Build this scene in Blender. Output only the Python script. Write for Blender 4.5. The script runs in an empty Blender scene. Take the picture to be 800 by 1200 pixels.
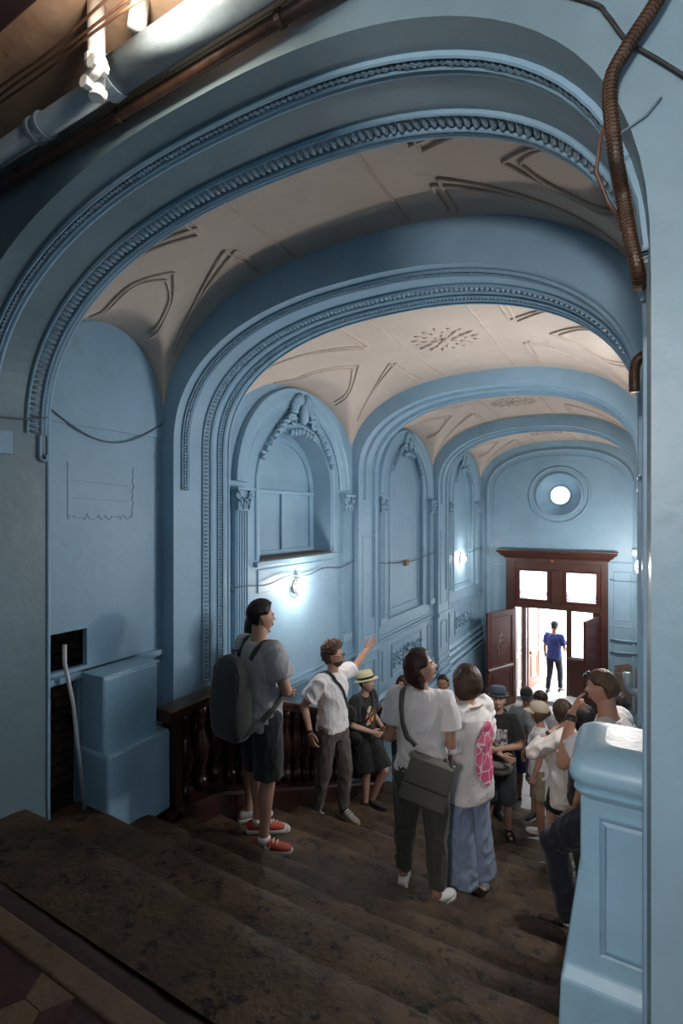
import bpy, bmesh, math, random
import numpy as np
from mathutils import Vector, Matrix, noise
from mathutils.bvhtree import BVHTree

random.seed(7)
np.random.seed(7)
SC = bpy.context.scene
COL = SC.collection
PI = math.pi
E = 4.45                       # eye height above the ground floor

# ------------------------------------------------------------------ camera
cam_d = bpy.data.cameras.new('camera')
cam = bpy.data.objects.new('camera', cam_d)
COL.objects.link(cam)
cam.location = (0, 0, E)
cam.rotation_euler = (PI / 2, 0, math.atan(345 / 600))
cam_d.sensor_fit = 'VERTICAL'
cam_d.sensor_height = 36
cam_d.sensor_width = 24
cam_d.lens = 18.0
cam_d.shift_y = 3 / 1200
cam_d.clip_start = 0.02
cam_d.clip_end = 300
SC.camera = cam

# ------------------------------------------------------------------ daylight
W = bpy.data.worlds.new('daylight')
SC.world = W
W.use_nodes = True
bg = W.node_tree.nodes['Background']
bg.inputs['Color'].default_value = (0.86, 0.93, 1.0, 1)
bg.inputs['Strength'].default_value = 10.0

# ------------------------------------------------------------------ view
vs = SC.view_settings
vs.view_transform = 'Standard'
vs.look = 'None'
vs.exposure = 0.0
vs.gamma = 1.0
vs.use_curve_mapping = False
SC.cycles.max_bounces = 8
SC.cycles.diffuse_bounces = 5
SC.cycles.sample_clamp_indirect = 4.0
SC.cycles.caustics_reflective = False
SC.cycles.caustics_refractive = False

# ------------------------------------------------------------------ materials
MATS = {}
def mat(name, col, rough=0.6, metal=0.0, mott=0.0, mscale=3.0, col2=None, bump=0.0, bscale=30.0,
        emit=None, estr=0.0, spec=0.5, spots=None, sscale=8.0, sthr=0.62, sheen=0.0, coord='Object', stretch=None):
    """Procedural principled material: base colour, a second colour mixed in by noise, spots of wear, fine bump."""
    if name in MATS:
        return MATS[name]
    m = bpy.data.materials.new(name)
    m.use_nodes = True
    nt = m.node_tree
    N, L = nt.nodes, nt.links
    b = N['Principled BSDF']
    b.inputs['Roughness'].default_value = rough
    b.inputs['Metallic'].default_value = metal
    b.inputs['Specular IOR Level'].default_value = spec
    if sheen:
        b.inputs['Sheen Weight'].default_value = sheen
    b.inputs['Base Color'].default_value = (*col, 1)
    tc = N.new('ShaderNodeTexCoord')
    src = tc.outputs[coord]
    if stretch:
        mp = N.new('ShaderNodeMapping')
        mp.inputs['Scale'].default_value = stretch
        L.new(src, mp.inputs['Vector'])
        src = mp.outputs['Vector']
    out = None
    if mott > 0 or col2:
        n1 = N.new('ShaderNodeTexNoise')
        n1.inputs['Scale'].default_value = mscale
        n1.inputs['Detail'].default_value = 6
        n1.inputs['Roughness'].default_value = 0.65
        L.new(src, n1.inputs['Vector'])
        mx = N.new('ShaderNodeMix')
        mx.data_type = 'RGBA'
        c2 = col2 if col2 else tuple(c * (1 - mott) for c in col)
        mx.inputs[6].default_value = (*col, 1)
        mx.inputs[7].default_value = (*c2, 1)
        rp = N.new('ShaderNodeMapRange')
        rp.inputs['From Min'].default_value = 0.35
        rp.inputs['From Max'].default_value = 0.68
        L.new(n1.outputs['Fac'], rp.inputs['Value'])
        L.new(rp.outputs['Result'], mx.inputs[0])
        out = mx.outputs[2]
    if spots:
        n2 = N.new('ShaderNodeTexNoise')
        n2.inputs['Scale'].default_value = sscale
        n2.inputs['Detail'].default_value = 8
        n2.inputs['Roughness'].default_value = 0.7
        L.new(src, n2.inputs['Vector'])
        rp2 = N.new('ShaderNodeMapRange')
        rp2.inputs['From Min'].default_value = sthr
        rp2.inputs['From Max'].default_value = sthr + 0.05
        L.new(n2.outputs['Fac'], rp2.inputs['Value'])
        mx2 = N.new('ShaderNodeMix')
        mx2.data_type = 'RGBA'
        if out is not None:
            L.new(out, mx2.inputs[6])
        else:
            mx2.inputs[6].default_value = (*col, 1)
        mx2.inputs[7].default_value = (*spots, 1)
        L.new(rp2.outputs['Result'], mx2.inputs[0])
        out = mx2.outputs[2]
    if out is not None:
        L.new(out, b.inputs['Base Color'])
    if bump > 0:
        n3 = N.new('ShaderNodeTexNoise')
        n3.inputs['Scale'].default_value = bscale
        n3.inputs['Detail'].default_value = 5
        L.new(src, n3.inputs['Vector'])
        bp = N.new('ShaderNodeBump')
        bp.inputs['Strength'].default_value = bump
        bp.inputs['Distance'].default_value = 0.02
        L.new(n3.outputs['Fac'], bp.inputs['Height'])
        L.new(bp.outputs['Normal'], b.inputs['Normal'])
    if emit:
        b.inputs['Emission Color'].default_value = (*emit, 1)
        b.inputs['Emission Strength'].default_value = estr
    MATS[name] = m
    return m

BLUE = (0.245, 0.39, 0.505)
M_wall = mat('blue painted plaster', BLUE, 0.5, mott=0.16, mscale=1.7, bump=0.12, bscale=14, spots=(0.225, 0.33, 0.405), sscale=2.6, sthr=0.63)
M_trim = mat('blue painted stucco', BLUE, 0.48, mott=0.14, mscale=5, bump=0.15, bscale=40)
M_dark = mat('blue paint with grime', (0.19, 0.30, 0.385), 0.5, mott=0.4, mscale=25, bump=0.3, bscale=60)
M_pedestal = mat('pale blue worn paint', (0.30, 0.49, 0.62), 0.42, mott=0.2, mscale=2.5, bump=0.12, bscale=20, spots=(0.13, 0.22, 0.23), sscale=3.2, sthr=0.66)
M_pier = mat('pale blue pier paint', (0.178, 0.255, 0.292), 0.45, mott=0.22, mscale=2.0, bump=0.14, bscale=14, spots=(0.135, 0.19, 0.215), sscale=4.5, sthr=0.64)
M_ceil = mat('cream vault plaster', (0.60, 0.49, 0.41), 0.8, mott=0.14, mscale=1.6, bump=0.15, bscale=18, spots=(0.46, 0.36, 0.29), sscale=1.8, sthr=0.66)
M_ceilmould = mat('cream moulding plaster', (0.55, 0.445, 0.37), 0.8, mott=0.2, mscale=8, bump=0.15, bscale=40)
M_lceil = mat('stained landing plaster', (0.50, 0.36, 0.26), 0.8, col2=(0.34, 0.21, 0.14), mscale=2.5, bump=0.4, bscale=9, spots=(0.13, 0.075, 0.05), sscale=4, sthr=0.62)
M_lbeam = mat('dark painted beam', (0.035, 0.015, 0.012), 0.6, mott=0.3, mscale=8)
M_stone = mat('worn brown stair stone', (0.096, 0.060, 0.034), 0.62, col2=(0.026, 0.016, 0.009), mscale=4.2, spec=0.3, bump=0.4, bscale=34, spots=(0.011, 0.008, 0.006), sscale=13, sthr=0.56)
M_stone_shade = mat('stair stone with painted shade', (0.045, 0.020, 0.014), 0.5, col2=(0.027, 0.013, 0.009), mscale=3, bump=0.4, bscale=22, spots=(0.022, 0.014, 0.011), sscale=7, sthr=0.60)
M_tile_tan = mat('tan floor tile', (0.17, 0.105, 0.055), 0.5, mott=0.35, mscale=8, bump=0.3, bscale=40, spots=(0.07, 0.045, 0.025), sscale=14, sthr=0.6)
M_tile_red = mat('dark red floor tile', (0.062, 0.020, 0.014), 0.45, mott=0.35, mscale=9, bump=0.25, bscale=40)
M_grout = mat('dark grout', (0.03, 0.02, 0.016), 0.8, mott=0.3)
M_floor = mat('ground floor stone', (0.26, 0.22, 0.19), 0.35, mott=0.35, mscale=2, bump=0.2, bscale=14, spots=(0.12, 0.09, 0.07), sscale=4, sthr=0.6)
M_wood = mat('dark varnished wood', (0.036, 0.011, 0.007), 0.32, col2=(0.016, 0.005, 0.004), mscale=5, bump=0.1, bscale=30, stretch=(1, 1, 0.25))
M_rail = mat('worn brown handrail wood', (0.075, 0.026, 0.014), 0.35, col2=(0.03, 0.012, 0.008), mscale=5, bump=0.12, bscale=24)
M_door = mat('red brown door paint', (0.085, 0.022, 0.016), 0.3, col2=(0.055, 0.013, 0.010), mscale=4, bump=0.08, bscale=24)
M_doorframe = mat('brown door case paint', (0.075, 0.028, 0.020), 0.38, col2=(0.045, 0.017, 0.012), mscale=4, bump=0.1, bscale=24)
M_doorout = mat('faded salmon door paint', (0.42, 0.20, 0.14), 0.4, mott=0.2, mscale=4)
M_vest = mat('vestibule cream paint', (0.75, 0.68, 0.62), 0.5, mott=0.1)
M_chalk = mat('pale scratched chalk', (0.55, 0.42, 0.38), 0.8)
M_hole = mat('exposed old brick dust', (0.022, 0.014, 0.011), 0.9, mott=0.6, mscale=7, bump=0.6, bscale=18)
M_brick = mat('old brown brick', (0.11, 0.065, 0.042), 0.9, mott=0.5, mscale=9, bump=0.5, bscale=24)
M_patch = mat('bare mortar patch', (0.20, 0.15, 0.12), 0.9, mott=0.4, mscale=7, bump=0.5, bscale=16)
M_pipe = mat('blue grey painted pipe', (0.24, 0.31, 0.36), 0.4, mott=0.25, mscale=6, bump=0.1, spots=(0.10, 0.06, 0.04), sscale=5, sthr=0.68)
M_pipew = mat('white painted pipe', (0.62, 0.62, 0.62), 0.4, mott=0.15, mscale=6, bump=0.1)
M_rust = mat('rusty brown pipe', (0.11, 0.05, 0.03), 0.5, mott=0.5, mscale=8, bump=0.2)
M_cable = mat('rusty armoured cable', (0.075, 0.037, 0.02), 0.45, metal=0.3, mott=0.6, mscale=12, bump=0.2)
M_wire = mat('grey painted wire', (0.10, 0.14, 0.17), 0.6)
M_wireblk = mat('black rubber wire', (0.02, 0.018, 0.018), 0.6)
M_yellow = mat('aged yellow junction box', (0.35, 0.22, 0.07), 0.6)
M_lampbase = mat('white lamp base', (0.7, 0.68, 0.65), 0.5)
M_lampglow = mat('lit lamp glass', (1, 0.95, 0.88), 0.4, emit=(1.0, 0.93, 0.84), estr=14.0)
M_lampring = mat('pinkish lamp guard', (0.45, 0.30, 0.27), 0.5)
M_pave = mat('sunlit paving', (0.62, 0.60, 0.58), 0.8, mott=0.15, mscale=2)
M_sillwood = mat('dusty sill', (0.13, 0.09, 0.07), 0.8, mott=0.4, mscale=10)

def glass_mat():
    m = bpy.data.materials.new('dusty window glass')
    m.use_nodes = True
    nt = m.node_tree
    N, L = nt.nodes, nt.links
    out = N['Material Output']
    N.remove(N['Principled BSDF'])
    tr = N.new('ShaderNodeBsdfTransparent')
    tr.inputs['Color'].default_value = (0.93, 0.94, 0.95, 1)
    gl = N.new('ShaderNodeBsdfGlossy')
    gl.inputs['Roughness'].default_value = 0.08
    tl = N.new('ShaderNodeBsdfTranslucent')
    tl.inputs['Color'].default_value = (0.8, 0.8, 0.8, 1)
    m1 = N.new('ShaderNodeMixShader')
    m1.inputs[0].default_value = 0.06
    m2 = N.new('ShaderNodeMixShader')
    m2.inputs[0].default_value = 0.22
    L.new(tr.outputs[0], m1.inputs[1]); L.new(gl.outputs[0], m1.inputs[2])
    L.new(m1.outputs[0], m2.inputs[1]); L.new(tl.outputs[0], m2.inputs[2])
    L.new(m2.outputs[0], out.inputs['Surface'])
    return m
M_glass = glass_mat()

# ------------------------------------------------------------------ object helpers
def link(name, me, parent=None, m=None, smooth=False):
    o = bpy.data.objects.new(name, me)
    COL.objects.link(o)
    if parent is not None:
        o.parent = parent
    if m is not None:
        me.materials.clear()
        me.materials.append(m)
    if smooth:
        me.polygons.foreach_set('use_smooth', [True] * len(me.polygons))
    return o

def tag(o, label=None, cat=None, group=None, kind=None):
    if label: o['label'] = label
    if cat: o['category'] = cat
    if group: o['group'] = group
    if kind: o['kind'] = kind
    return o

def empty(name, loc=(0, 0, 0), rz=0.0, parent=None):
    o = bpy.data.objects.new(name, None)
    COL.objects.link(o)
    o.location = loc
    o.rotation_euler = (0, 0, rz)
    o.empty_display_size = 0.1
    if parent is not None:
        o.parent = parent
    return o

class MB:
    """Collects vertices and faces of ONE part."""
    def __init__(self):
        self.v, self.f = [], []
    def add(self, vs, fs):
        n = len(self.v)
        self.v += [tuple(p) for p in vs]
        self.f += [tuple(i + n for i in q) for q in fs]
        return self
    def box(self, x0, x1, y0, y1, z0, z1):
        vs = [(x0,y0,z0),(x1,y0,z0),(x1,y1,z0),(x0,y1,z0),(x0,y0,z1),(x1,y0,z1),(x1,y1,z1),(x0,y1,z1)]
        return self.add(vs, [(3,2,1,0),(4,5,6,7),(0,1,5,4),(1,2,6,5),(2,3,7,6),(3,0,4,7)])
    def obox(self, c, ax, ay, az):
        """Box from a centre and three half-axis vectors."""
        c, ax, ay, az = map(Vector, (c, ax, ay, az))
        vs = [c + sx*ax + sy*ay + sz*az for sz in (-1,1) for (sx,sy) in ((-1,-1),(1,-1),(1,1),(-1,1))]
        return self.add(vs, [(3,2,1,0),(4,5,6,7),(0,1,5,4),(1,2,6,5),(2,3,7,6),(3,0,4,7)])
    def prism(self, poly, b0, b1, fn):
        """Closed polygon (p,q) extruded from b0 to b1; fn(p,q,b) -> xyz."""
        n = len(poly)
        vs = [fn(p, q, b0) for p, q in poly] + [fn(p, q, b1) for p, q in poly]
        fs = [tuple(range(n))[::-1], tuple(range(n, 2*n))] + [(i, (i+1) % n, n + (i+1) % n, n + i) for i in range(n)]
        return self.add(vs, fs)
    def sweep(self, path, prof, fn, closed=False, pclosed=True):
        """Profile (a,b) swept along a planar path (p,q): a to the path's left, b out of the plane; fn(p,q,b) -> xyz."""
        n = len(path)
        P = [Vector((p[0], p[1])) for p in path]
        vs, m = [], len(prof)
        for i in range(n):
            if closed:
                d0 = (P[i] - P[i-1]); d1 = (P[(i+1) % n] - P[i])
            else:
                d0 = P[i] - P[i-1] if i > 0 else P[1] - P[0]
                d1 = P[i+1] - P[i] if i < n-1 else P[-1] - P[-2]
            d0 = d0.normalized() if d0.length > 1e-9 else d1.normalized()
            d1 = d1.normalized() if d1.length > 1e-9 else d0
            t = (d0 + d1)
            t = t.normalized() if t.length > 1e-6 else d0
            nrm = Vector((-t.y, t.x))
            k = 1.0 / max(0.4, nrm.dot(Vector((-d0.y, d0.x))))
            for a, b in prof:
                q = P[i] + nrm * (a * k)
                vs.append(fn(q.x, q.y, b))
        fs = []
        for i in range(n if closed else n - 1):
            j = (i + 1) % n
            for k in range(m if pclosed else m - 1):
                l = (k + 1) % m
                fs.append((i*m + k, i*m + l, j*m + l, j*m + k))
        if not closed and pclosed:
            fs.append(tuple(range(m))[::-1]); fs.append(tuple((n-1)*m + k for k in range(m)))
        return self.add(vs, fs)
    def tube(self, pts, r, n=8, closed=False):
        pts = [Vector(p) for p in pts]
        k = len(pts)
        rs = r if isinstance(r, (list, tuple)) else [r] * k
        vs, prev = [], None
        for i, p in enumerate(pts):
            a = pts[(i-1) % k] if (closed or i > 0) else p
            b = pts[(i+1) % k] if (closed or i < k-1) else p
            t = (b - a)
            t = t.normalized() if t.length > 1e-9 else Vector((0,0,1))
            if prev is None:
                u = t.orthogonal().normalized()
            else:
                u = prev - t * prev.dot(t)
                u = u.normalized() if u.length > 1e-6 else t.orthogonal().normalized()
            prev = u
            w = t.cross(u)
            for j in range(n):
                an = 2*PI*j/n
                vs.append(p + (u*math.cos(an) + w*math.sin(an)) * rs[i])
        fs = []
        for i in range(k if closed else k-1):
            i2 = (i+1) % k
            for j in range(n):
                j2 = (j+1) % n
                fs.append((i*n+j, i*n+j2, i2*n+j2, i2*n+j))
        if not closed:
            fs.append(tuple(range(n))[::-1]); fs.append(tuple((k-1)*n+j for j in range(n)))
        return self.add(vs, fs)
    def lathe(self, prof, c, n=20, axis='z'):
        """prof: (radius, height) pairs."""
        vs, fs = [], []
        m = len(prof)
        for r, h in prof:
            for j in range(n):
                a = 2*PI*j/n
                p = (r*math.cos(a), r*math.sin(a), h)
                if axis == 'y': p = (p[0], p[2], p[1])
                if axis == 'x': p = (p[2], p[0], p[1])
                vs.append((c[0]+p[0], c[1]+p[1], c[2]+p[2]))
        for i in range(m-1):
            for j in range(n):
                j2 = (j+1) % n
                fs.append((i*n+j, i*n+j2, (i+1)*n+j2, (i+1)*n+j))
        fs.append(tuple(range(n))[::-1]); fs.append(tuple((m-1)*n+j for j in range(n)))
        return self.add(vs, fs)
    def ell(self, c, ax, ay, az, nu=10, nv=6):
        """Ellipsoid from three half-axis vectors."""
        c, ax, ay, az = map(Vector, (c, ax, ay, az))
        vs = [c - az]
        for i in range(1, nv):
            t = -PI/2 + PI*i/nv
            for j in range(nu):
                a = 2*PI*j/nu
                vs.append(c + ax*(math.cos(t)*math.cos(a)) + ay*(math.cos(t)*math.sin(a)) + az*math.sin(t))
        vs.append(c + az)
        fs = [(0, 1+(j+1) % nu, 1+j) for j in range(nu)]
        for i in range(nv-2):
            for j in range(nu):
                a = 1+i*nu
                fs.append((a+j, a+(j+1) % nu, a+nu+(j+1) % nu, a+nu+j))
        last = len(vs)-1
        a = 1+(nv-2)*nu
        fs += [(a+j, a+(j+1) % nu, last) for j in range(nu)]
        return self.add(vs, fs)
    def grid(self, P, closed_u=False):
        """P: array [nu][nv][3]."""
        nu, nv = len(P), len(P[0])
        vs = [tuple(P[i][j]) for i in range(nu) for j in range(nv)]
        fs = []
        for i in range(nu if closed_u else nu-1):
            i2 = (i+1) % nu
            for j in range(nv-1):
                fs.append((i*nv+j, i2*nv+j, i2*nv+j+1, i*nv+j+1))
        return self.add(vs, fs)
    def mesh(self, name='part'):
        me = bpy.data.meshes.new(name)
        me.from_pydata(self.v, [], self.f)
        bm = bmesh.new()
        bm.from_mesh(me)
        bmesh.ops.recalc_face_normals(bm, faces=bm.faces)
        bm.to_mesh(me)
        bm.free()
        return me
    def build(self, name, m, parent=None, smooth=False, bevel=0.0):
        me = self.mesh(name)
        o = link(name, me, parent, m, smooth)
        if bevel > 0:
            md = o.modifiers.new('bevel', 'BEVEL')
            md.width = bevel
            md.segments = 2
            md.limit_method = 'ANGLE'
        return o

def copy_tree(o, parent=None):
    c = o.copy()
    COL.objects.link(c)
    c.parent = parent
    for ch in o.children:
        copy_tree(ch, c)
    return c

def arc_points(path, step):
    """Points and tangents at equal arc length along a planar path."""
    out, acc = [], step / 2
    for a, b in zip(path[:-1], path[1:]):
        a, b = Vector(a), Vector(b)
        L = (b - a).length
        while acc <= L and L > 0:
            out.append((a + (b-a) * (acc / L), (b-a) / L))
            acc += step
        acc -= L
    return out

# ================================================================== the building
CX = -1.60                     # centre line of the hall
WL, WR = -3.32, 0.12           # inner faces of the side walls
JH = 1.626                     # half span between the arch jambs
FARY = 12.70                   # end wall with the street door
SPR = E + 0.55                 # springing of the arches
ARCHES = [(1.38, 1.90), (2.90, 3.54), (6.07, 6.68), (9.27, 9.88)]
BAYS = [(1.90, 2.90), (3.54, 6.07), (6.68, 9.27), (9.88, FARY)]
EY = [1.126, 1.77, 2.16, 2.49, 2.82, 3.17, 3.55, 3.93, 4.33, 4.75, 5.17, 5.6, 6.05, 6.5, 6.95, 7.4, 7.85]
HZ = [E - 1.62, E - 1.80] + [E - (1.965 + .165 * (k - 2)) for k in range(2, 17)]
def step_z(y):
    for k, e in enumerate(EY):
        if y < e:
            return HZ[k]
    return 0.0
LAND = HZ[0]

def superell(hw, rise, n=40, ex=2.3, full=True):
    """Points of half a superellipse from (-hw,0) over (0,rise) to (hw,0)."""
    out = []
    for i in range(n + 1):
        t = PI - PI * i / n
        c, s = math.cos(t), math.sin(t)
        out.append((hw * math.copysign(abs(c) ** (2/ex), c), rise * abs(s) ** (2/ex)))
    return out

def arch_path(hw=JH, rise=0.97, base=0.0, spr=SPR, n=48, off=0.0, cx=CX, ex=2.3):
    pts = [(cx - hw + off, base), (cx - hw + off, (base + spr) / 2)]
    pts += [(cx + x, spr + z) for x, z in superell(hw - off, rise - off, n, ex)]
    pts += [(cx + hw - off, (base + spr) / 2), (cx + hw - off, base)]
    return pts

XZ = lambda p, q, b: (p, b, q)           # path in X,Z; b along Y
def YZl(p, q, b): return (WL + b, p, q)  # path in Y,Z on the left wall; b into the hall
def YZr(p, q, b): return (WR - b, p, q)

# ---------------- floors
fl = empty('floor'); tag(fl, 'grey stone hall floor at the foot of the stairs', kind='structure')
MB().box(WL - .1, WR + .1, 7.85, FARY + .35, -0.12, 0.0).build('paving_bed', M_grout, fl)
slab = None
for iy in range(8):
    for ix in range(5):
        x0 = WL + ix * (WR - WL) / 5; y0 = 7.87 + iy * 0.605
        if slab is None:
            slab = MB().box(0, (WR - WL)/5 - .008, 0, .597, 0, .012).build('stone_slab', M_floor, fl, bevel=.003)
            o = slab
        else:
            o = slab.copy(); COL.objects.link(o)
        o.location = (x0 + .004, y0, random.uniform(-.001, .002))

# ---------------- staircase, every step a worn stone of its own
stair = empty('staircase', (CX, EY[0], 0))
tag(stair, 'broad worn brown stone staircase leading down to the street door', 'staircase')
stair_loc = Vector(stair.location)
def worn_step(y0, y1, z, m, name='step', seed=0, wear=.010, x0=WL + .0, x1=WR - .0, under=.22):
    nx, ny = 110, 11
    P = []
    for i in range(nx + 1):
        x = x0 + (x1 - x0) * i / nx
        row = []
        for j in range(ny + 1):
            t = j / ny
            y = y0 - .03 + (y1 + .03 - y0) * t
            w = noise.noise(Vector((x * 1.7, y * 2.3 + seed * 5, seed))) * wear
            w += noise.noise(Vector((x * 9, y * 9, seed * 3.1))) * wear * .35
            mid = math.exp(-((x - CX) / 1.0) ** 2)
            edge = max(0, t - .72) / .28
            w -= edge * edge * (.010 + .022 * mid + .014 * abs(noise.noise(Vector((x * 3, seed, 0)))))
            yy = y + (noise.noise(Vector((x * 2.5, seed * 7.7, 1))) * .016 + noise.noise(Vector((x * 11, seed, 2))) * .006) * (t > .9)
            if j == 0: w = 0
            row.append((x - stair_loc.x, yy - stair_loc.y, z + w - stair_loc.z))
        last = row[-1]
        row.append((last[0], last[1] - .012, last[2] - .05))
        row.append((last[0], last[1] - .02, z - under - stair_loc.z))
        row.append((last[0], y0 - .03 - stair_loc.y, z - under - stair_loc.z))
        P.append(row)
    mb = MB().grid(P)
    nv = len(P[0])
    mb.add([P[0][j] for j in range(nv)], [tuple(range(nv))])
    mb.add([P[-1][j] for j in range(nv)], [tuple(range(nv))])
    o = mb.build(name, m, stair, smooth=True)
    o.data.set_sharp_from_angle(angle=.7)
    return o
for k in range(1, 17):
    y0, y1 = EY[k-1], EY[k]
    if k == 1:
        worn_step(y0, y0 + .235, HZ[k] + .004, M_stone_shade, 'step', 40)  # dark reddish strip: shade along the landing edge put into the stone colour
        worn_step(y0 + .25, y1, HZ[k], M_stone, 'step', 41)
    else:
        worn_step(y0, y1, HZ[k], M_stone, 'step', k)

# ---------------- landing
lf = empty('floor_landing', (0, 0, 0)); tag(lf, 'patterned tan and dark red tiled landing at the stair head', kind='structure')
MB().box(-4.7, 1.3, -2.3, EY[0], LAND - .25, LAND - .012).build('screed', M_tile_red, lf)
MB().box(WL + .0, WR, EY[0] - .075, EY[0] + .012, LAND - .2, LAND).build('nosing', M_tile_tan, lf, bevel=.008)
CELL = .34
def ngon(r, n, rot):
    return [(r * math.cos(rot + 2*PI*i/n), r * math.sin(rot + 2*PI*i/n)) for i in range(n)]
protos = {}
def tile(kind, loc):
    if kind not in protos:
        if kind == 'hex':
            me = MB().prism(ngon(.088, 6, 0), -.012, 0, lambda p, q, b: (p, q, b)).mesh('tile'); me.materials.append(M_tile_tan)
        else:
            mb = MB()
            o_, i_ = ngon(.192, 6, 0), ngon(.094, 6, 0)
            k = int(kind[-1])
            a, b = k, (k + 1) % 6
            mb.prism([o_[a], o_[b], i_[b], i_[a]], -.012, -.001, lambda p, q, c: (p * .985, q * .985, c))
            me = mb.mesh('tile'); me.materials.append(M_tile_red if k % 2 == 0 or k == 3 else M_tile_tan)
        protos[kind] = me
    o = bpy.data.objects.new('tile', protos[kind]); COL.objects.link(o); o.parent = lf; o.location = loc
for iy in range(-1, 4):
    for ix in range(-8, 0):
        cx = ix * .192 * 1.5; cy = .88 - iy * .192 * math.sqrt(3) - (ix % 2) * .192 * math.sqrt(3) / 2
        if cy > .9 or cy < -.4: continue
        tile('hex', (cx, cy, LAND))
        for k in range(6):
            tile('band%d' % k, (cx, cy, LAND))
MB().box(-4.7, 1.3, -2.3, -.45, LAND - .02, LAND - .001).build('plain_tiling', M_tile_tan, lf)

# ---------------- masonry below the landing and the flight
fd_ = empty('wall_foundation'); tag(fd_, 'masonry under the landing and the stairs', kind='structure')
for b in ((-4.85, 1.45, 1.04, 1.11, -.1, 2.6), (-3.52, -3.44, 1.0, 3.7, -.1, 2.45), (.24, .32, 1.0, 3.7, -.1, 2.45), (-4.85, WL - .0, 1.10, 1.40, 2.3, LAND - .012), (WR + .0, 1.45, 1.10, 1.40, 2.3, LAND - .012), (-3.52, .32, 1.0, 7.9, -.2, -.1)):
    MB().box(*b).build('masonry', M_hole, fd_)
# ---------------- landing shell: side walls, back wall, ceiling
for nm, b in (('wall_landing_left', (-4.85, -4.7, -2.4, 1.40)), ('wall_landing_right', (1.3, 1.45, -2.4, 1.40)), ('wall_landing_back', (-4.85, 1.45, -2.55, -2.4))):
    tag(MB().box(b[0], b[1], b[2], b[3], LAND - .2, E + 2.2).build(nm, M_wall), 'blue painted wall of the upper landing', kind='structure')
tag(MB().box(-.62, -.50, -2.4, -.12, LAND - .2, E + 1.81).build('wall_light_blocker', M_wall), 'unseen blue partition added to keep light off the left side', kind='structure')  # added behind the camera to shade the left part of the stairs
lc = empty('ceiling_landing'); tag(lc, 'brown stained plaster ceiling above the stair head', kind='structure')
MB().box(-4.85, 1.45, -2.4, 1.39, E + 1.80, E + 2.15).build('plaster', M_lceil, lc)
MB().box(-4.7, 1.3, .84, .97, E + 1.70, E + 1.81).build('beam', M_lbeam, lc, bevel=.01)
MB().sweep([(-4.7, E + 1.80), (1.3, E + 1.80)], [(0, 0), (0, .03), (-.03, .05), (-.05, .09), (-.02, .10), (0, .10)], lambda p, q, b: (p, .97 + b*.2, q)).build('cove_moulding', M_lceil, lc)

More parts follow.
